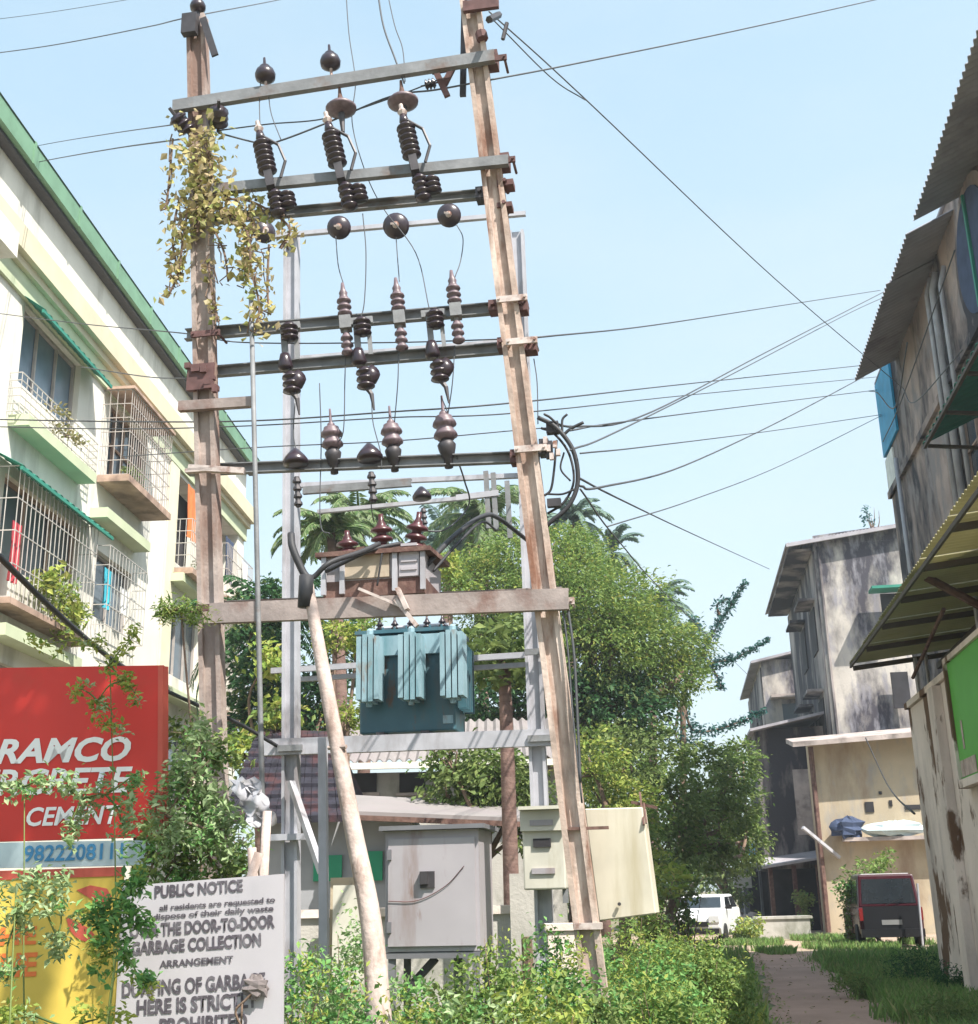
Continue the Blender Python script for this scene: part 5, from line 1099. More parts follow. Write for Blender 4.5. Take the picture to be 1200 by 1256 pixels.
tr2 = Vector((tr.x, tr.y, tr.z)); tl2 = Vector((tl.x, tl.y, tr.z-.02))
o, w_, h_, X, Y_, N, O = board(T, 'panel', tl2, tr2, Vector((tl2.x, tl2.y, sg(192, 1031).z)), .05, 'red')
pz = pxm(sg(100, 950), 1.0)
BASE = T.base
def sgt(txt, x, y, hpx, wpx, mt, bold, shear, T=T): return text_mesh(txt, mt, T.e, BASE, sg(x, y)+N*.001, X, Y_, N, hpx*pz, bold, shear, wpx*pz)
def sgt2(txt, x, y, hpx, wpx, mt, bold, shear):
    return text_mesh(txt, mt, T.e, BASE, sg(x, y)+N*.003, X, Y_, N, hpx*pz, bold, shear, wpx*pz)
sgt2('RAMCO', -6, 936, 29, 161, 'sign_white', .035, .25)
sgt2('SUPERCRETE', -108, 978, 31, 258, 'sign_white', .022, .18)
sgt2('CEMENT', 32, 1013, 22, 110, 'sign_white', .022, .18)
pz_ = sg(100, 1031).z; zb_ = sg(100, 1063).z
pa, pb = sg(-130, 1031), sg(188, 1031)
m = MB(); m.hexa([Vector((pa.x, pa.y, zb_))-N*.05, Vector((pb.x, pb.y, zb_))-N*.05, Vector((pb.x, pb.y, pz_-.004))-N*.05, Vector((pa.x, pa.y, pz_-.004))-N*.05, Vector((pa.x, pa.y, zb_)), Vector((pb.x, pb.y, zb_)), Vector((pb.x, pb.y, pz_-.004)), Vector((pa.x, pa.y, pz_-.004))])
T.part('phone_strip', m, 'sign_strip')
sgt2('9822208111', 29, 1057, 19, 116, 'blue_letter', .02, 0)
m = MB(); m.hexa([sg(199, 1031)-N*.05, sg(205, 1031)-N*.05, sg(205, 816)-N*.05, sg(199, 816)-N*.05, sg(193, 1031)+N*.004, sg(199, 1031)+N*.004, sg(200, 817)+N*.004, sg(194, 817)+N*.004]); T.part('edge_strip', m, 'red_soft')
for x in (-60, 170): b = MB(); p = sg(x, 1000)-N*.09; b.beam(Vector((p.x, p.y, 0)), Vector((p.x, p.y, tr.z-.05)), .06, .06); T.part('post', b, 'metal_dark')
# yellow poster
T = Thing('yellow_poster_board', 'yellow poster board with red and orange print below the red billboard', 'billboard', Vector((sg(60, 1200).x, sg(60, 1200).y, 0)))
p0, p1 = sg(-130, 1068), sg(152, 1068); zt_ = p1.z; 
m = MB(); m.hexa([Vector((p0.x, p0.y, .25))-N*.03, Vector((p1.x, p1.y, .25))-N*.03, Vector((p1.x, p1.y, zt_))-N*.03, Vector((p0.x, p0.y, zt_))-N*.03, Vector((p0.x, p0.y, .25))+N*.02, Vector((p1.x, p1.y, .25))+N*.02, Vector((p1.x, p1.y, zt_))+N*.02, Vector((p0.x, p0.y, zt_))+N*.02]); T.part('panel', m, 'yellow')
BASE = T.base
m = MB(); m.box((p0+p1)/2+N*.023+Vector((0, 0, -.025)), ((p1-p0).length, .006, .05), (X, N, Z)); T.part('red_band', m, 'red_soft')
def flat(poly, off, mt, nm):
    m = MB(); a = [sg(x, y)+N*(.02+off) for x, y in poly]; c = [sg(x, y)+N*(.02+off-.003) for x, y in poly]; n = len(a)
    m.add(a+c, [tuple(range(n)), tuple(range(2*n-1, n-1, -1))]+[(i, (i+1) % n, n+(i+1) % n, n+i) for i in range(n)]); T.part(nm, m, mt)
flat([(95, 1092), (112, 1086), (132, 1090), (138, 1100), (130, 1112), (122, 1108), (108, 1100)], .005, 'red_soft', 'red_print')
flat([(82, 1125), (95, 1130), (112, 1140), (118, 1148), (110, 1156), (96, 1152), (86, 1140)], .005, 'red_soft', 'red_print')
def sgt3(txt, x, y, hpx, wpx, mt): return text_mesh(txt, mt, T.e, BASE, sg(x, y)+N*.021, X, Y_, N, hpx*pz, .03, 0, wpx*pz)
sgt3('THE', -24, 1199, 26, 64, 'orange'); sgt3('THE', -24, 1160, 20, 64, 'orange')
# public notice
NY = 6.2
nn_ = Vector((sin(radians(5)), cos(radians(5)), 0))
def ng(x, y): return onplane(x, y, U(250, 1150, NY), nn_)
tl, tr, br, bl = ng(150, 1087), ng(348, 1072), ng(347, 1330), ng(136, 1345)
T = Thing('public_notice_board', 'white public notice board with rows of black lettering, tilted, at lower left', 'notice board', Vector((ng(245, 1200).x, ng(245, 1200).y, 0)))
N2 = -nn_; m = MB(); m.hexa([bl-N2*.02, br-N2*.02, tr-N2*.02, tl-N2*.02, bl, br, tr, tl]); T.part('panel', m, 'notice')
BASE = T.base; X2 = (tr-tl).normalized(); Y2 = N2.cross(X2); Y2 = Y2 if Y2.z > 0 else -Y2
p2 = pxm(ng(250, 1150), 1.)
def nt_(txt, x, y, hpx, wpx, bold=.025, mt='black_letter'):
    text_mesh(txt, mt, T.e, BASE, ng(x, y)+N2*.0, X2, Y2, N2, hpx*p2, bold, 0, wpx*p2)
nt_('PUBLIC NOTICE', 190, 1101, 14, 112, .035)
nt_('all residents are requested to', 196, 1117, 6.5, 146, .03); nt_('dispose of their daily waste', 188, 1128, 6.5, 152, .03)
nt_('OVER THE DOOR-TO-DOOR', 160, 1150, 14.5, 182, .04)
nt_('GARBAGE COLLECTION', 162, 1171, 14.5, 162, .04)
nt_('ARRANGEMENT', 196, 1187, 8, 92, .03)
nt_('DUMPING OF GARBAGE', 150, 1223, 17, 178, .035)
nt_('HERE IS STRICTLY', 168, 1245, 17, 150, .035)
nt_('PROHIBITED', 196, 1268, 17, 108, .035)
for x in (180, 320): b = MB(); p = ng(x, 1200)+nn_*.05; b.beam(Vector((p.x, p.y, 0)), Vector((p.x, p.y, 1.45)), .04, .04); T.part('post', b, 'box_dark')
c = ng(317, 1210)-nn_*.03
crumple('dried_leaf', 'grey dried leaf stuck over the lower right of the white notice board', 'leaf', c, (pxm(c, 16), .02, pxm(c, 13)), 'dry_leaf', 77)
b = MB(); b.tube(smooth_pts([ng(300, 1262)-nn_*.03, ng(292, 1240)-nn_*.04, ng(304, 1226)-nn_*.04, ng(314, 1216)-nn_*.04]), .006, 5); b.tube([ng(300, 1230)-nn_*.04, ng(298, 1256)-nn_*.03], .005, 5)
solo('dry_twig', b, 'bark', 'thin dry twig leaning on the lower right of the white notice board', 'twig', ng(300, 1262)-nn_*.03, smooth=True)
# stakes and cloth behind notice board
for i, (x0, y0, x1, y1, Yd, lab) in enumerate(((328, 995, 322, 1100, 6.9, 'pale wooden stake behind the notice board, nearest the earthing pipe'), (309, 1040, 312, 1100, 6.8, 'short pinkish stake behind the top of the notice board'), (318, 1046, 300, 1100, 6.7, 'thin slanting stake behind the notice board'))):
    p, q = U(x0, y0, Yd), U(x1, y1, Yd); b = MB(); b.tube([tog(p, q, 0), p], [.035, .025], 7); solo('wooden_stake', b, 'bark_pale', lab, 'stake', tog(p, q, 0), 'stakes behind the notice board', True)
m = MB(); vs = []
for j in range(10):
    for i in range(6):
        x = 280+i*7+j*3+3*sin(j*2.1+i); y = 955+j*6.5+3*sin(i*2.3); vs.append(U(x, y, 7.1+.06*sin(i*1.7+j*1.3)))
q = len(vs); v2 = [v+Vector((0, .006, 0)) for v in vs]; fs = [(j*6+i, j*6+i+1, j*6+i+7, j*6+i+6) for j in range(9) for i in range(5)]
m.add(vs+v2, fs+[tuple(q+k for k in reversed(f)) for f in fs])
solo('plastic_sheet', m, 'galv_light', 'crumpled greyish plastic sheet caught in the creeper above the notice board', 'plastic sheet', vs[-1], smooth=True)

# ------------------------------------------------------------------ houses and walls behind the poles
def P3(x, y, Y): return U(x, y, Y)
T = Thing('tiled_house', 'low house with clay tile roof tinted dark for shade and blue-grey wall behind the rear pole', 'house', Vector((U(400, 1050, 18).x, 18, 0)))
xl, xr = U(322, 1050, 18).x, U(505, 1050, 18).x
b = MB(); b.box(((xl+xr)/2, 20, 1.3), (xr-xl, 4, 2.6)); T.part('wall', b, 'blue_grey_wall')
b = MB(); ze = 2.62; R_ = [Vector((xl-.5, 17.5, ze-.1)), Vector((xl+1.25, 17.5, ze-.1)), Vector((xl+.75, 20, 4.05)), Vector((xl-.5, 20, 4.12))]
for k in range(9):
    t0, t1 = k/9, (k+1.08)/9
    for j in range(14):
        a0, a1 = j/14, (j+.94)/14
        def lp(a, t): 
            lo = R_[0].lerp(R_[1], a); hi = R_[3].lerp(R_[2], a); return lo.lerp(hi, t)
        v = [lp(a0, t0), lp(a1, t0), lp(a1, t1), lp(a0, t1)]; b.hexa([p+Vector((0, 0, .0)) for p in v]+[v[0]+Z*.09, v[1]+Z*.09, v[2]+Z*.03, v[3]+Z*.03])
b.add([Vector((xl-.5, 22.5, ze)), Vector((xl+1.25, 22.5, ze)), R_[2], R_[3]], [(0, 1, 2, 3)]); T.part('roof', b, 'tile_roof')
b = MB(); v = [Vector((xl+1.26, 17.4, ze-.02)), Vector((xr+1.6, 17.4, 2.45)), Vector((xr+1.6, 19.3, 2.78)), Vector((xl+1.0, 19.4, 2.98))]; b.hexa(v+[p+Z*.06 for p in v]); T.part('lean_to_roof', b, 'shed_roof')
b = MB(); b.beam(v[0]-Vector((0, .03, .03)), v[1]-Vector((0, .03, .03)), .08, .07, up=Z); T.part('fascia', b, 'rust')
q = U(402, 1065, 17.95); b = MB(); b.box((q.x, 17.97, q.z), (.4, .06, .35)); T.part('shutter', b, 'green_door')
q = U(465, 1062, 17.95); b = MB(); b.box((q.x-.1, 17.97, q.z), (.3, .06, .4)); T.part('hatch', b, 'green_door')
q = U(480, 1052, 17.9); b = MB(); b.box((q.x+.1, 17.95, q.z), (.3, .06, .7)); T.part('window', b, 'dark_interior')
T = Thing('shed_row', 'long low shed with pale sheet roof and two small dark windows behind the transformer', 'house', Vector((U(530, 960, 24).x, 24, 0)))
xl, xr = U(420, 960, 24).x, U(690, 960, 24).x
b = MB(); b.box(((xl+xr)/2, 26, 1.9), (xr-xl, 4, 3.8)); T.part('wall', b, 'low_wall')
b = MB(); corr(b, (xl-.3, 23.4, 3.95), (0, 3.2, 1.15), (xr-xl+.6, 0, 0), 26, .035, .02); T.part('roof', b, 'shed_roof')
for x in (446, 506): q = U(x, 960, 23.96); b = MB(); b.box((q.x, 23.98, q.z), (.5, .05, .36)); w_ = T.part('window', b, 'dark_interior'); b = MB(); b.box((q.x, 23.93, q.z-.22), (.62, .12, .05)); T.part('sill', b, 'pink_ledge', parent=w_)
b = MB(); b.box(((xl+xr)/2, 23.3, 3.86), (xr-xl+.5, .1, .12)); T.part('fascia', b, 'white_wall')
# far white flats behind tree
T = Thing('far_white_house', 'far white house glimpsed between trunk and leaves right of the transformer', 'house', Vector((U(620, 930, 32).x, 32, 0)))
xl, xr = U(588, 930, 32).x, U(655, 930, 32).x; b = MB(); b.box(((xl+xr)/2, 34, 2.9), (xr-xl, 4, 5.8)); T.part('wall', b, 'white_wall')
for x in (603, 640): q = U(x, 889, 31.95); b = MB(); b.box((q.x, 31.98, q.z), (.55, .05, .5)); T.part('window', b, 'dark_interior')
b = MB(); b.box(((xl+xr)/2, 33.9, 5.9), (xr-xl+.6, 4.8, .15)); T.part('roof', b, 'shed_roof')
# low boundary wall
T = Thing('boundary_wall', 'low stained grey boundary wall running behind the cabinet and weeds', 'wall', (-1, 13, 0))
xl, xr = U(255, 1120, 13).x, U(640, 1120, 13).x
b = MB(); b.box(((xl+xr)/2, 13, .66), (xr-xl, .2, 1.32)); T.part('wall', b, 'low_wall')
b = MB(); b.box(((xl+xr)/2, 13, 1.36), (xr-xl+.05, .28, .08)); T.part('coping', b, 'compound_wall')
for x in (345, 423, 640): q = U(x, 1100, 12.95); b = MB(); b.box((q.x, 12.9, .85), (.24, .3, 1.7)); T.part('pillar', b, 'yellow_wall' if x == 423 else 'low_wall')
b = MB(); q = U(425, 1090, 12.5); b.box((q.x, 12.6, 1.15), (.28, .05, .95)); solo('pale_slab', b, 'cream_box', 'pale cream slab propped against the boundary wall left of the cabinet', 'slab', (q.x, 12.6, 0.2))

# ------------------------------------------------------------------ vegetation
def tree(name, label, base, blobs, leafm, n, size, tr=.25, group=None, bark='bark', clump=26, up=.4, asp=.55, hubz=None):
    base = Vector(base); T = Thing(name, label, 'tree', base, group)
    tb = MB(); zmin = min(c[2]-r[2] for c, r in blobs); cen = Vector(np.mean([c for c, r in blobs], 0)); hub = base.lerp(Vector((cen.x, cen.y, hubz or max(zmin, base.z+1.2))), 1.)
    mid = base.lerp(hub, .5)+Vector((rng.normal()*.15, rng.normal()*.15, 0))
    tb.tube(smooth_pts([base-Z*.2, mid, hub], 5), [tr*(1.2-.45*k/10) for k in range(11)], 10)
    lv = MB(); sh = [(b[1][0]*b[1][1]*b[1][2])**.667 for b in blobs]; tot = sum(sh)
    for (c, r), s_ in zip(blobs, sh):
        c = Vector(c); m_ = hub.lerp(c, .5)+Vector(rng.normal(size=3)*.12*(c-hub).length)
        tb.tube(smooth_pts([hub, m_, c], 4), [tr*(.6-.42*k/8) for k in range(9)], 6)
        for k in range(4):
            e = Vector(rnd_ball(1, c, np.array(r)*.8)[0]); tb.tube([m_.lerp(c, .6), m_.lerp(c, .6).lerp(e, .5)+Vector(rng.normal(size=3)*.1), e], [tr*.2, tr*.13, tr*.05], 5)
        nn = int(n*s_/tot); ncl = max(4, nn//clump); rad = np.array(r)
        d = rng.normal(size=(ncl, 3)); d /= np.linalg.norm(d, axis=1)[:, None]
        rr_ = rng.uniform(.35, 1.08, ncl)**.6; cc = np.array(c)+d*rr_[:, None]*rad
        idx = np.repeat(np.arange(ncl), nn//ncl+1)[:nn]; cs = (.10+.08*rng.uniform(size=ncl))[idx][:, None]*np.mean(rad)
        off = rng.normal(size=(len(idx), 3)); off[:, 2] *= .55
        pts = cc[idx]+off*np.maximum(cs, size*1.1); dr_ = d[idx]-np.array([0, 0, .35]); sel = (rng.uniform(size=ncl) < .28)[idx]
        lv.leaves(pts[~sel], size, up=up, asp=asp, dirs=dr_[~sel], mi=0); lv.leaves(pts[sel], size*.85, up=up, asp=asp, dirs=dr_[sel], mi=1)
    alt = {'leaf_bright': 'leaf_olive', 'leaf_mid': 'leaf_bright', 'leaf_dark': 'leaf_mid', 'leaf_olive': 'leaf_bright'}.get(leafm, leafm)
    T.part('trunk', tb, bark, smooth=True); T.part('crown', lv, [leafm, alt]); return T
def PB(lst, Y):
    """crown lobes measured from the photograph: (x, y, rx, rz in metres, depth offset)"""
    out = []
    for (x, y, rx, rz, dy) in lst:
        c = U(x, y, Y+dy); out.append((tuple(c), (rx, max(rx, rz)*.9, rz)))
    return out
def gx(x, Y): return U(x, 1000, Y).x
tree('broadleaf_tree', 'big bright green feathery tree behind the leaning pole, widest crown', (gx(722, 29), 29, 0),
     PB([(612, 730, 1.2, 1.1, 0), (660, 690, 1.6, 1.0, 0), (700, 740, 1.7, 1.2, -.8), (650, 770, 1.4, .9, -.5), (755, 745, 1.4, 1.0, 0), (790, 790, 1.3, .9, 0), (730, 800, 1.6, .7, -1), (825, 835, 1.0, .7, 0), (840, 800, .8, .6, 0.5), (690, 665, .8, .5, .5), (590, 690, .7, .5, 1), (795, 840, 1.1, .7, .5), (700, 690, 1.2, .8, .8), (750, 770, 1.2, .9, -1), (560, 700, .6, .5, 1)], 29), 'leaf_bright', 46000, .12, .2, clump=20, asp=.42)
tree('dark_tree', 'tree of dark leaves added for the shade under the bright crown beside the rear pole', (gx(700, 28), 28, 0),
     PB([(725, 870, 1.5, .9, 0), (660, 870, 1.4, .9, 0.5), (600, 850, 1.1, .8, 0), (770, 880, 1.0, .7, 0), (700, 930, 1.2, .9, 1), (620, 800, 1., .8, 1), (740, 850, 1.3, .6, 0)], 28.3), 'leaf_dark', 14000, .15, .2)  # dark leaves stand for the shaded hollow under the crown
tree('leafy_tree', 'dense mid green tree right of the cream service box, below the bright crown', (gx(785, 27), 27, 0),
     PB([(760, 940, 1.1, .9, 0), (800, 930, 1., .8, 1), (750, 1010, 1.0, .9, -1), (815, 990, 1.1, 1., 0), (860, 960, 1.1, .9, 2), (880, 1010, 1.0, .9, 3), (820, 1040, .9, .7, 0), (900, 940, .7, .6, 4), (780, 1060, .9, .8, -2), (862, 1050, .7, .55, 3), (905, 985, .6, .9, 5), (915, 1030, .6, .9, 6), (912, 930, .5, .5, 6)], 27), 'leaf_mid', 24000, .12, .12, hubz=2.6)
tree('leafy_tree', 'yellowish green bushy tree between the meter box and the mid green tree', (gx(730, 22), 22, 0),
     PB([(722, 930, .7, .6, 0), (740, 980, .7, .7, 0), (770, 1000, .7, .6, 0), (800, 1070, .5, .4, 1)], 22), 'leaf_olive', 5000, .09, .12)
bs_ = Vector((gx(808, 36), 36, 0)); hb_ = U(838, 850, 36)
T = Thing('sparse_tree', 'dark bluish sparse tree whose thin leafy branches reach toward the grey block', 'tree', bs_)
tb = MB(); tb.tube(smooth_pts([bs_-Z*.2, bs_.lerp(hb_, .5)+Vector((.2, 0, 0)), hb_], 5), [.14-.006*k for k in range(11)], 8); lv = MB()
for pts_, n_, sp_2 in ((((838, 850), (862, 800), (885, 760), (915, 714)), 620, .13), (((838, 850), (870, 815), (900, 808), (945, 784)), 480, .12), (((838, 850), (850, 895), (890, 892), (938, 872)), 520, .13), (((885, 760), (880, 742), (893, 735)), 90, .1), (((838, 850), (850, 790), (852, 760)), 420, .25), (((862, 800), (880, 830), (885, 845)), 160, .12), (((838, 850), (830, 905), (870, 915)), 260, .2)):
    P_ = smooth_pts([U(x, y, 36) for x, y in pts_], 6); tb.tube(P_, [.05*(1-.8*k/len(P_)) for k in range(len(P_))], 5)
    A_ = np.array([p[:] for p in P_]); t_ = (rng.uniform(.12, 1, n_)**.8)*(len(A_)-1.001); i_ = t_.astype(int); f_ = (t_-i_)[:, None]
    c_ = A_[i_]*(1-f_)+A_[i_+1]*f_; k_ = (1.25-t_/len(A_))[:, None]; lv.leaves(c_+rng.normal(size=(n_, 3))*sp_2*k_, .14, asp=.45)
T.part('trunk', tb, 'bark', smooth=True); T.part('crown', lv, 'leaf_teal')
tree('low_tree', 'dark green tree with drooping leaves just right of the transformer feet', (gx(632, 19), 19, 0),
     PB([(560, 960, .55, .35, 0), (600, 950, .65, .5, 0), (635, 975, .5, .45, 0), (590, 990, .5, .3, 0), (640, 1020, .35, .4, 0), (545, 925, .3, .2, 0)], 19), 'leaf_mid', 4200, .12, .1)
def palm(name, label, base, head, nf, fl, mt, lw=.05, tr=.16, droop=.9, leaflets=34, seed=1, group='palms behind the poles', trunkm='bark_palm', ll=.55):
    rg = random.Random(seed); base = Vector(base); head = Vector(head); T = Thing(name, label, 'palm tree', base, group)
    m = MB(); mid = base.lerp(head, .5)+Vector((rg.uniform(-.3, .3), 0, 0)); m.tube(smooth_pts([base-Z*.2, mid, head], 8), [tr*(1.25-.5*k/16) for k in range(17)], 9); T.part('trunk', m, trunkm, smooth=True)
    lv = MB()
    for k in range(nf):
        az = 2*pi*(k+rg.uniform(-.3, .3))/nf*1.0+rg.uniform(0, .2); el = radians(rg.uniform(-15, 75)); L_ = fl*rg.uniform(.8, 1.1)
        h = Vector((cos(az), sin(az), 0)); P = []; p = head.copy(); a = el
        for j in range(11): P.append(p.copy()); p = p+(h*cos(a)+Z*sin(a))*(L_/10); a -= droop*.16*(1+j*.06)
        m2 = MB(); lv.tube(P, [.035*(1-j/11)+.006 for j in range(11)], 4, caps=False)
        for j in range(leaflets):
            t = .12+.88*j/leaflets; i = min(9, int(t*10)); q = P[i].lerp(P[i+1], t*10-i); tg = (P[i+1]-P[i]).normalized(); side = tg.cross(Z).normalized()
            for s_ in (-1, 1):
                ln = ll*fl/3*(1-.55*t)*rg.uniform(.85, 1.1)*(.6+min(t*3, .4)); dr = (side*s_*.8+tg*.55-Z*rg.uniform(.25, .8)).normalized(); w3 = tg*lw*.5
                e = q+dr*ln-Z*ln*.12; mdd = q+dr*ln*.55
                lv.add([q-w3*.5, mdd-w3, e, mdd+w3], [(0, 1, 2, 3)])
    T.part('crown', lv, mt); return T
palm('coconut_palm', 'coconut palm with pale green fronds behind the left rear pole', (gx(395, 24), 24, 0), U(408, 655, 24), 30, 1.5, 'leaf_palm', .07, .15, seed=2)
palm('coconut_palm', 'tall coconut palm showing brownish fronds behind the rear arms near the leaning pole', (gx(588, 34), 34, 0), U(590, 640, 34), 32, 2.3, 'leaf_palm', .10, .16, seed=5)
palm('coconut_palm', 'palm head tinted haze blue above the big bright tree, nearest its top', (gx(735, 46), 46, 0), U(748, 680, 46), 34, 1.75, 'leaf_haze', .16, .18, seed=7)
palm('coconut_palm', 'palm tinted haze blue, right of the tallest such palm, over the tree shoulder', (gx(795, 48), 48, 0), U(800, 745, 48), 34, 2.2, 'leaf_haze', .16, .18, seed=9)
palm('coconut_palm', 'palm tinted haze blue seen through the gap right of the switchgear cabinet', (gx(545, 44), 44, 0), U(548, 668, 44), 30, 2.6, 'leaf_haze', .14, .17, seed=11)
palm('coconut_palm', 'dark green palm low between the pole pair at the left', (gx(335, 27), 27, 0), U(330, 775, 27), 18, 2.6, 'leaf_dark', .07, .15, seed=13)
palm('coconut_palm', 'green palm head directly behind the platform, left of the transformer', (gx(430, 30), 30, 0), U(440, 640, 30), 30, 1.9, 'leaf_palm', .09, .15, seed=15)
palm('coconut_palm', 'palm tinted haze blue peeking over the leaning pole beside the cable loop', (gx(700, 42), 42, 0), U(700, 640, 42), 30, 1.8, 'leaf_haze', .14, .17, seed=17)
sp_ = sg(90, 880); palm('coconut_palm', 'coconut palm leaning overhead beside the viewer, its fronds shading the billboards', (3.6, -1.6, 0), sp_+SUN*7.4, 22, 2.1, 'leaf_palm', .06, .14, seed=21, group='palms near the viewer')
b = MB(); p0, p1 = U(628, 1110, 15.5), U(622, 905, 15.5); b.tube(smooth_pts([tog(p1, p0, -.1), p0, p1, U(618, 800, 15.5)], 6), [.11-.002*k for k in range(19)], 12)
T = Thing('areca_palm', 'palm with bare reddish brown trunk beside the meter box', 'palm tree', tog(p1, p0, 0)); T.part('trunk', b, 'bark_palm', smooth=True)
lv = MB(); lv.leaves(rnd_ball(700, U(618, 800, 15.5), (.7, .7, .5)), .16); T.part('crown', lv, 'leaf_mid')
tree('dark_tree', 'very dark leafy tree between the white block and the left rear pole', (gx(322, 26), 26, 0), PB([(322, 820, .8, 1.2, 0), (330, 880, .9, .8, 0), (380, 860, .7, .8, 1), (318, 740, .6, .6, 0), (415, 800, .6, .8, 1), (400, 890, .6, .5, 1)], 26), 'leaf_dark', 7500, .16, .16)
tree('banana_clump', 'yellowish green leafy clump left of the rear pole, above the tiled roof', (gx(340, 20), 20, 0), PB([(330, 810, .25, .3, 0), (300, 925, .4, .3, 0), (345, 875, .3, .3, 0)], 20), 'leaf_olive', 900, .15, .06)
tree('low_tree', 'yellow-green rounded bush tree just left of the transformer', (gx(425, 21), 21, 0), PB([(424, 880, .28, .35, 0), (415, 780, .35, .4, 0), (440, 770, .3, .4, 0)], 21), 'leaf_olive', 1400, .1, .07)
tree('low_tree', 'small bright tree behind the platform beam right of the cabinet', (gx(555, 25), 25, 0), PB([(545, 697, .35, .3, 0), (560, 720, .4, .3, 0)], 25), 'leaf_olive', 900, .12, .07)
tree('low_tree', 'dark green tree at the far end of the lane beside the blue shed', (gx(890, 50), 50, 0), PB([(880, 1060, 1.2, .8, 0), (900, 1000, 1., 1.2, 2), (870, 1020, 1., 1., 1), (905, 1095, .6, .4, 0)], 50), 'leaf_mid', 3500, .2, .15)
for i, (x, y, Y, rx, rz, mt, lab) in enumerate(((800, 1085, 20, .7, .5, 'leaf_olive', 'yellow-green shrub behind the cream service box'), (838, 1078, 24, .6, .5, 'leaf_mid', 'mid green shrub left of the white car'), (1068, 1062, 36, .7, .5, 'leaf_bright', 'bright shrub behind the red van beneath the annex sill'), (1042, 1100, 35, .45, .7, 'leaf_mid', 'dark green shrub between the grimy house and the red van'), (985, 1105, 44, .4, .3, 'leaf_mid', 'small shrub in front of the grimy house porch'), (918, 1140, 38, .6, .35, 'leaf_olive', 'low yellowish shrub right of the white car'))):
    c = U(x, y, Y); shrub('shrub', lab, 'shrub', (c.x, c.y, 0), [((c.x, c.y, c.z), (rx, rx, rz)), ((c.x, c.y, c.z*.45), (rx*.6, rx*.6, c.z*.45))], mt, 900, .13, .02)
c = U(1075, 622, 40); e_, y_ = c, 45.5
b = U(1072, 645, 47); shrub('rooftop_plant', 'small dark plant sprouting from the grey block roof', 'plant', b-Z*.3, [(b+Vector((0, 0, .45)), (.5, .3, .5))], 'leaf_teal', 60, .2, .03)

# vine on the left pole
T = Thing('creeper_vine', 'yellowing creeper wrapped round the left pole top and hanging from the second arm', 'vine', Fp(245, 290, -.1))
lv = MB(); st = MB()
def vpath(pts, n, spread, size=.066):
    P = smooth_pts([Fp(x, y, o) for x, y, o in pts], 8); st.tube(P, .010, 5); st.tube([p+Vector(rng.normal(size=3)*.035) for p in P], .006, 4)
    A_ = np.array([p[:] for p in P]); n = int(n*.85); idx = rng.uniform(0, len(A_)-1.001, n); i = idx.astype(int); f_ = (idx-i)[:, None]
    c = A_[i]*(1-f_)+A_[i+1]*f_; c = c+rng.normal(size=(n, 3))*np.array([spread, spread*.8, spread]); lv.leaves(c, size, up=.1, asp=.7)
vpath([(246, 165, -.1), (240, 200, -.12), (250, 235, -.1), (242, 285, -.12)], 420, .11)
vpath([(252, 170, -.12), (258, 205, -.1), (262, 240, -.1), (240, 262, -.1)], 300, .10)
vpath([(225, 235, -.1), (216, 262, -.1), (212, 300, -.1), (218, 335, -.1), (208, 360, -.1)], 150, .055)
vpath([(232, 250, -.12), (225, 290, -.14), (220, 330, -.12)], 110, .05)
vpath([(255, 250, -.12), (285, 262, -.14), (305, 290, -.18), (308, 330, -.18), (318, 375, -.18), (312, 408, -.18)], 330, .06)
vpath([(260, 245, -.1), (300, 245, -.1), (330, 258, -.1), (355, 280, -.1), (345, 305, -.1)], 170, .05)
vpath([(275, 262, -.1), (310, 272, -.1), (300, 320, -.1), (302, 345, -.1)], 160, .05)
vpath([(262, 280, -.1), (275, 310, -.1), (280, 345, -.1)], 18, .03, .04); vpath([(330, 300, -.1), (328, 350, -.1), (330, 385, -.1)], 16, .03, .04)
vpath([(212, 170, -.1), (205, 245, -.1), (200, 250, -.1)], 14, .04, .05); vpath([(255, 320, -.1), (262, 370, -.1), (268, 395, -.1)], 40, .03)
T.part('stem', st, 'bark'); T.part('foliage', lv, 'leaf_vine')
# creeper at the foot of the left pole
def shr(label, px_list, Y, n, size, mt, name='weed_shrub', group='weeds and shrubs in the foreground', stemr=.01, asp=.5):
    bl = []
    for (x, y, rx, rz, dy) in px_list:
        c = U(x, y, Y+dy); bl.append((tuple(c), (rx, rx*.8, rz)))
    bx_ = np.mean([b[0] for b in bl], 0); return shrub(name, label, 'shrub', (bx_[0], bx_[1], 0), bl, mt, n, size, .0045 if size < .046 else stemr, group, asp=asp, nst=3, stem='leaf_mid' if size < .046 else 'bark')
shr('dark green creeper mass climbing the foot of the vine-covered pole', [(255, 930, .22, .22, 0), (230, 990, .28, .3, 0), (255, 1050, .3, .3, -.2), (215, 1060, .2, .25, -.3), (285, 1080, .2, .2, 0), (225, 900, .14, .16, 0), (180, 1045, .12, .15, -.8)], 7.7, 3700, .05, 'leaf_mid')
shr('paler leafy creeper in front of the dark mass by the left pole', [(240, 950, .18, .2, 0), (205, 1000, .14, .25, 0), (270, 1020, .16, .2, 0), (250, 905, .1, .1, 0)], 7.2, 1500, .05, 'leaf_pale')
shr('bright feathery tuft on a thin branch beside the left pole above the billboard', [(222, 748, .17, .08, 0), (245, 752, .1, .07, 0), (205, 752, .07, .05, 0)], 8.2, 700, .06, 'leaf_bright', name='feathery_branch', asp=.2)
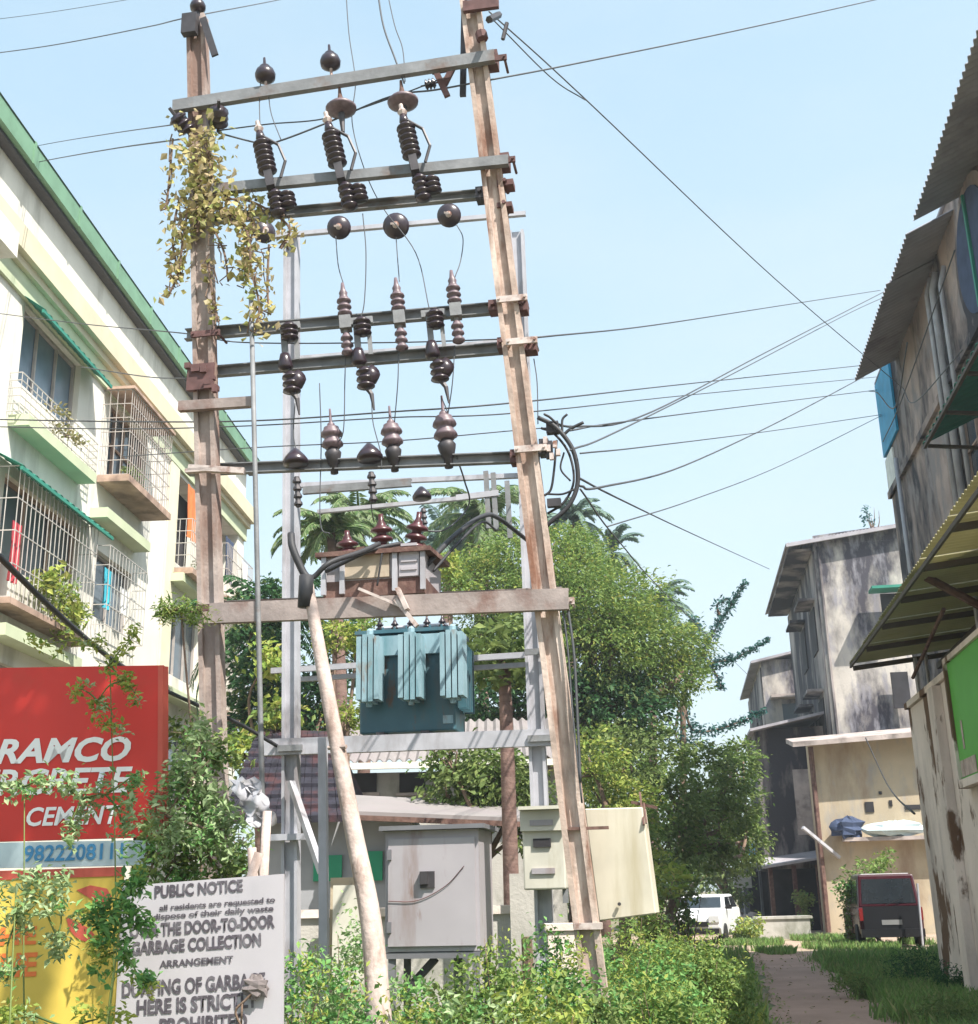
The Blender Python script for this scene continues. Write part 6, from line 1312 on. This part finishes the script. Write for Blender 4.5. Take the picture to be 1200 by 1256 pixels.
shr('yellowing twiggy plant growing across the top edge of the red billboard', [(135, 815, .1, .08, 0), (150, 835, .08, .1, 0), (120, 860, .14, .09, 0), (140, 880, .12, .1, 0), (165, 850, .06, .1, 0), (100, 845, .1, .06, 0), (120, 795, .14, .05, .3), (60, 790, .16, .06, .3), (160, 785, .05, .1, 0)], 6.9, 620, .042, 'leaf_olive')
shr('pale dusty leaved plant covering the middle lettering of the red billboard', [(30, 965, .16, .06, 0), (70, 960, .14, .07, 0), (100, 980, .1, .12, 0), (85, 1010, .08, .1, 0), (10, 960, .1, .07, 0), (130, 975, .08, .1, 0), (150, 1010, .1, .14, 0), (165, 950, .07, .1, 0)], 6.3, 820, .042, 'leaf_pale')
shr('pale leafy weeds over the left part of the yellow poster', [(20, 1085, .16, .10, 0), (50, 1100, .16, .14, 0), (20, 1130, .16, .12, 0), (70, 1150, .14, .1, 0), (10, 1200, .08, .08, 0), (75, 1120, .1, .1, 0)], 5.9, 720, .042, 'leaf_pale')
shr('olive weeds along the lower edge of the yellow poster', [(40, 1245, .2, .06, 0), (120, 1250, .12, .05, 0), (20, 1250, .2, .06, 0)], 5.7, 300, .04, 'leaf_olive')
shr('fresh green leafy plant overlapping the left edge of the notice board', [(150, 1105, .1, .12, 0), (130, 1140, .1, .12, 0), (165, 1075, .09, .09, 0), (150, 1165, .07, .1, 0), (125, 1175, .07, .08, 0), (175, 1205, .055, .05, -.2), (120, 1120, .06, .1, 0), (170, 1125, .07, .07, 0)], 5.9, 1050, .045, 'leaf_green')
for i, (x, Y, lab, mt) in enumerate(((375, 6.9, 'light green weeds right beside the notice board edge', 'leaf_green'), (420, 8.3, 'pale green weeds behind the leaning wooden pole', 'leaf_pale'), (500, 7.4, 'low weeds in front of the cabinet legs', 'leaf_green'), (560, 8.2, 'leafy weeds under the right side of the cabinet', 'leaf_mid'), (615, 7.6, 'bright weeds between the cabinet and the stump', 'leaf_bright'), (665, 8.6, 'green weeds around the concrete marker', 'leaf_green'))):
    top = {375: 1150, 420: 1120, 500: 1205, 560: 1190, 615: 1135, 665: 1130}[x]
    c = U(x, top+30, Y); zt_ = U(x, top, Y).z
    bl = [((c.x, Y, zt_*.82), (.26, .3, zt_*.2)), ((c.x+.15, Y+.1, zt_*.6), (.36, .35, zt_*.25)), ((c.x-.18, Y-.1, zt_*.6), (.34, .35, zt_*.25)), ((c.x, Y-.1, zt_*.3), (.42, .4, zt_*.3))]
    shrub('weed_shrub', lab, 'shrub', (c.x, Y, 0), bl, mt, 3600, .042, .008, 'weeds and shrubs in the foreground', nst=26)
for i, (x, top, Y, rx, lab, mt, n) in enumerate(((700, 1150, 8.0, .35, 'dark leafy shrub around the foot of the leaning pole', 'leaf_green', 3200), (770, 1140, 9.5, .5, 'dark green shrub below the cream service box', 'leaf_green', 4200), (835, 1135, 11, .65, 'lush bright green shrub left of the lane', 'leaf_bright', 6500), (858, 1160, 11.2, .46, 'bright green shrub at the lane edge', 'leaf_bright', 5200), (800, 1190, 8.2, .5, 'bright low shrub nearest the camera by the lane', 'leaf_bright', 4500), (826, 1210, 8.4, .36, 'small bright shrub at the lower lane edge', 'leaf_green', 3000), (720, 1200, 7.2, .34, 'weedy shrub hiding the leaning pole base', 'leaf_mid', 2600), (660, 1200, 6.9, .4, 'yellow-green weeds at the bottom centre edge', 'leaf_olive', 2400), (790, 1105, 14, .5, 'tall green shrub behind the cream service box', 'leaf_bright', 3000), (590, 1215, 6.6, .34, 'pale weeds at the bottom edge below the cabinet', 'leaf_pale', 1800))):
    c = U(x, top, Y); zt_ = max(c.z, .5)
    bl = [((c.x, Y, zt_*.8), (rx*.7, rx*.7, zt_*.22)), ((c.x+rx*.45, Y+.1, zt_*.6), (rx*.7, rx*.8, zt_*.26)), ((c.x-rx*.45, Y-.1, zt_*.62), (rx*.7, rx*.8, zt_*.26)), ((c.x, Y-rx*.4, zt_*.35), (rx*1.1, rx, zt_*.33))]
    shrub('weed_shrub', lab, 'shrub', (c.x, Y, 0), bl, mt, n, .045, .008, 'weeds and shrubs in the foreground', nst=24)
# grass
def blades(n, fn, h0, h1, w_, mt, name, label):
    m = MB(); vs = np.zeros((n, 4, 3)); 
    P = np.array([fn() for _ in range(n)]); h = rng.uniform(h0, h1, n); az = rng.uniform(0, 2*pi, n); l = h*rng.uniform(.15, .6, n); a2 = rng.uniform(0, 2*pi, n)
    w2 = w_*rng.uniform(.6, 1.3, n); dx, dy = np.cos(az)*w2, np.sin(az)*w2
    base = np.stack([P[:, 0], P[:, 1], np.zeros(n)], 1)
    vs[:, 0] = base+np.stack([-dx, -dy, 0*dx], 1); vs[:, 1] = base+np.stack([dx, dy, 0*dx], 1)
    mid = base+np.stack([np.cos(a2)*l*.4, np.sin(a2)*l*.4, h*.6], 1); tip = base+np.stack([np.cos(a2)*l, np.sin(a2)*l, h], 1)
    vs[:, 2] = tip; vs[:, 3] = mid+np.stack([-dx, -dy, 0*dx], 1)
    m.arr.append((vs.reshape(-1, 3), 0)); return struct(name, m, mt, 'stuff', label=label, cat='grass')
def lane_r(y): return 4.66+(y-15.9)*.168
def lane_l(y): return 3.3+(y-15.9)*.182
def pr_():
    y = 9+20*(random.random()**1.2); x0 = lane_r(y)+.16-.22*random.random()**2*(1+sin(y*2.1)); x1 = 6.6+(y-20)*.146+ (0 if y < 19.2 else 3.0); return (x0+(x1-x0)*random.random(), y)
blades(34000, pr_, .06, .30, .012, 'grass', 'verge_grass', 'green grass on the right verge of the lane')
def pl_():
    y = 5+28*random.random()**1.3; x1 = lane_l(y)-.08; return (x1-(1.2+y*.16)*random.random()**.8, y)
def pd_():
    while True:
        x, y = random.uniform(6.4, 11.5), random.uniform(28.5, 40)
        if sin(x*1.7+y*.9)+sin(x*.6-y*1.3+2) > .35: return (x, y)
blades(9000, pd_, .05, .22, .02, 'grass', 'yard_grass', 'patchy bright grass on the sunlit dirt yard')
blades(26000, pl_, .08, .35, .014, 'grass', 'lane_side_grass', 'green grass along the left edge of the lane')
def pm_():
    return (random.uniform(-4.5, 2.2), random.uniform(4.6, 13))
blades(30000, pm_, .1, .55, .012, 'leaf_olive', 'undergrowth', 'tangled light green undergrowth below the poles')
for i, (x, y, Y, rx, lab) in enumerate(((1175, 1185, 17.5, .35, 'dark green weed tuft against the peeling wall'), (1120, 1165, 19, .5, 'dark green weed clump at the corner of the low building'), (1060, 1200, 18.5, .5, 'low green clump on the verge near the lane'), (1170, 1225, 13.5, .45, 'leafy green clump at the lower right corner'))):
    c = U(x, y, Y); h = max(c.z, .35)
    shrub('verge_weed', lab, 'weed', (c.x, Y, 0), [((c.x, Y, h*.5), (rx, rx, h*.55))], 'leaf_dark' if i < 2 else 'leaf_mid', 1100, .07, .006, 'weeds on the right verge', nst=18, asp=.25)
m = MB(); n_ = 420; yy = rng.uniform(9, 32, n_); tt = rng.uniform(0, 1, n_); tt = np.where(rng.uniform(size=n_) < .7, np.where(tt < .5, tt*.3, 1-(1-tt)*.3), tt)
m.leaves(np.stack([lane_l(yy)+(lane_r(yy)-lane_l(yy))*tt, yy, np.full(n_, .03)], 1), .07, up=2.5); struct('leaf_litter', m, 'dry_grass', 'stuff', label='dry leaf litter on the lane', cat='litter')
# distant tree belt closing the horizon
for i, (x, Y, r_) in enumerate(((-26, 60, 5), (-15, 75, 6), (-4, 80, 5), (5, 78, 5), (13, 95, 6), (24, 100, 6), (38, 90, 7), (-42, 70, 7))):
    h = r_*.85
    tree('background_tree', 'distant green tree closing the view between and beyond the buildings', (x, Y, 0), [((x, Y, h), (r_, r_, h*.55)), ((x-r_*.6, Y, h*.7), (r_*.7, r_*.7, h*.5)), ((x+r_*.6, Y, h*.65), (r_*.7, r_*.7, h*.5)), ((x, Y, h*.4), (r_*1.1, r_, h*.38))], 'leaf_mid', 2500, .55, .3, 'distant trees')
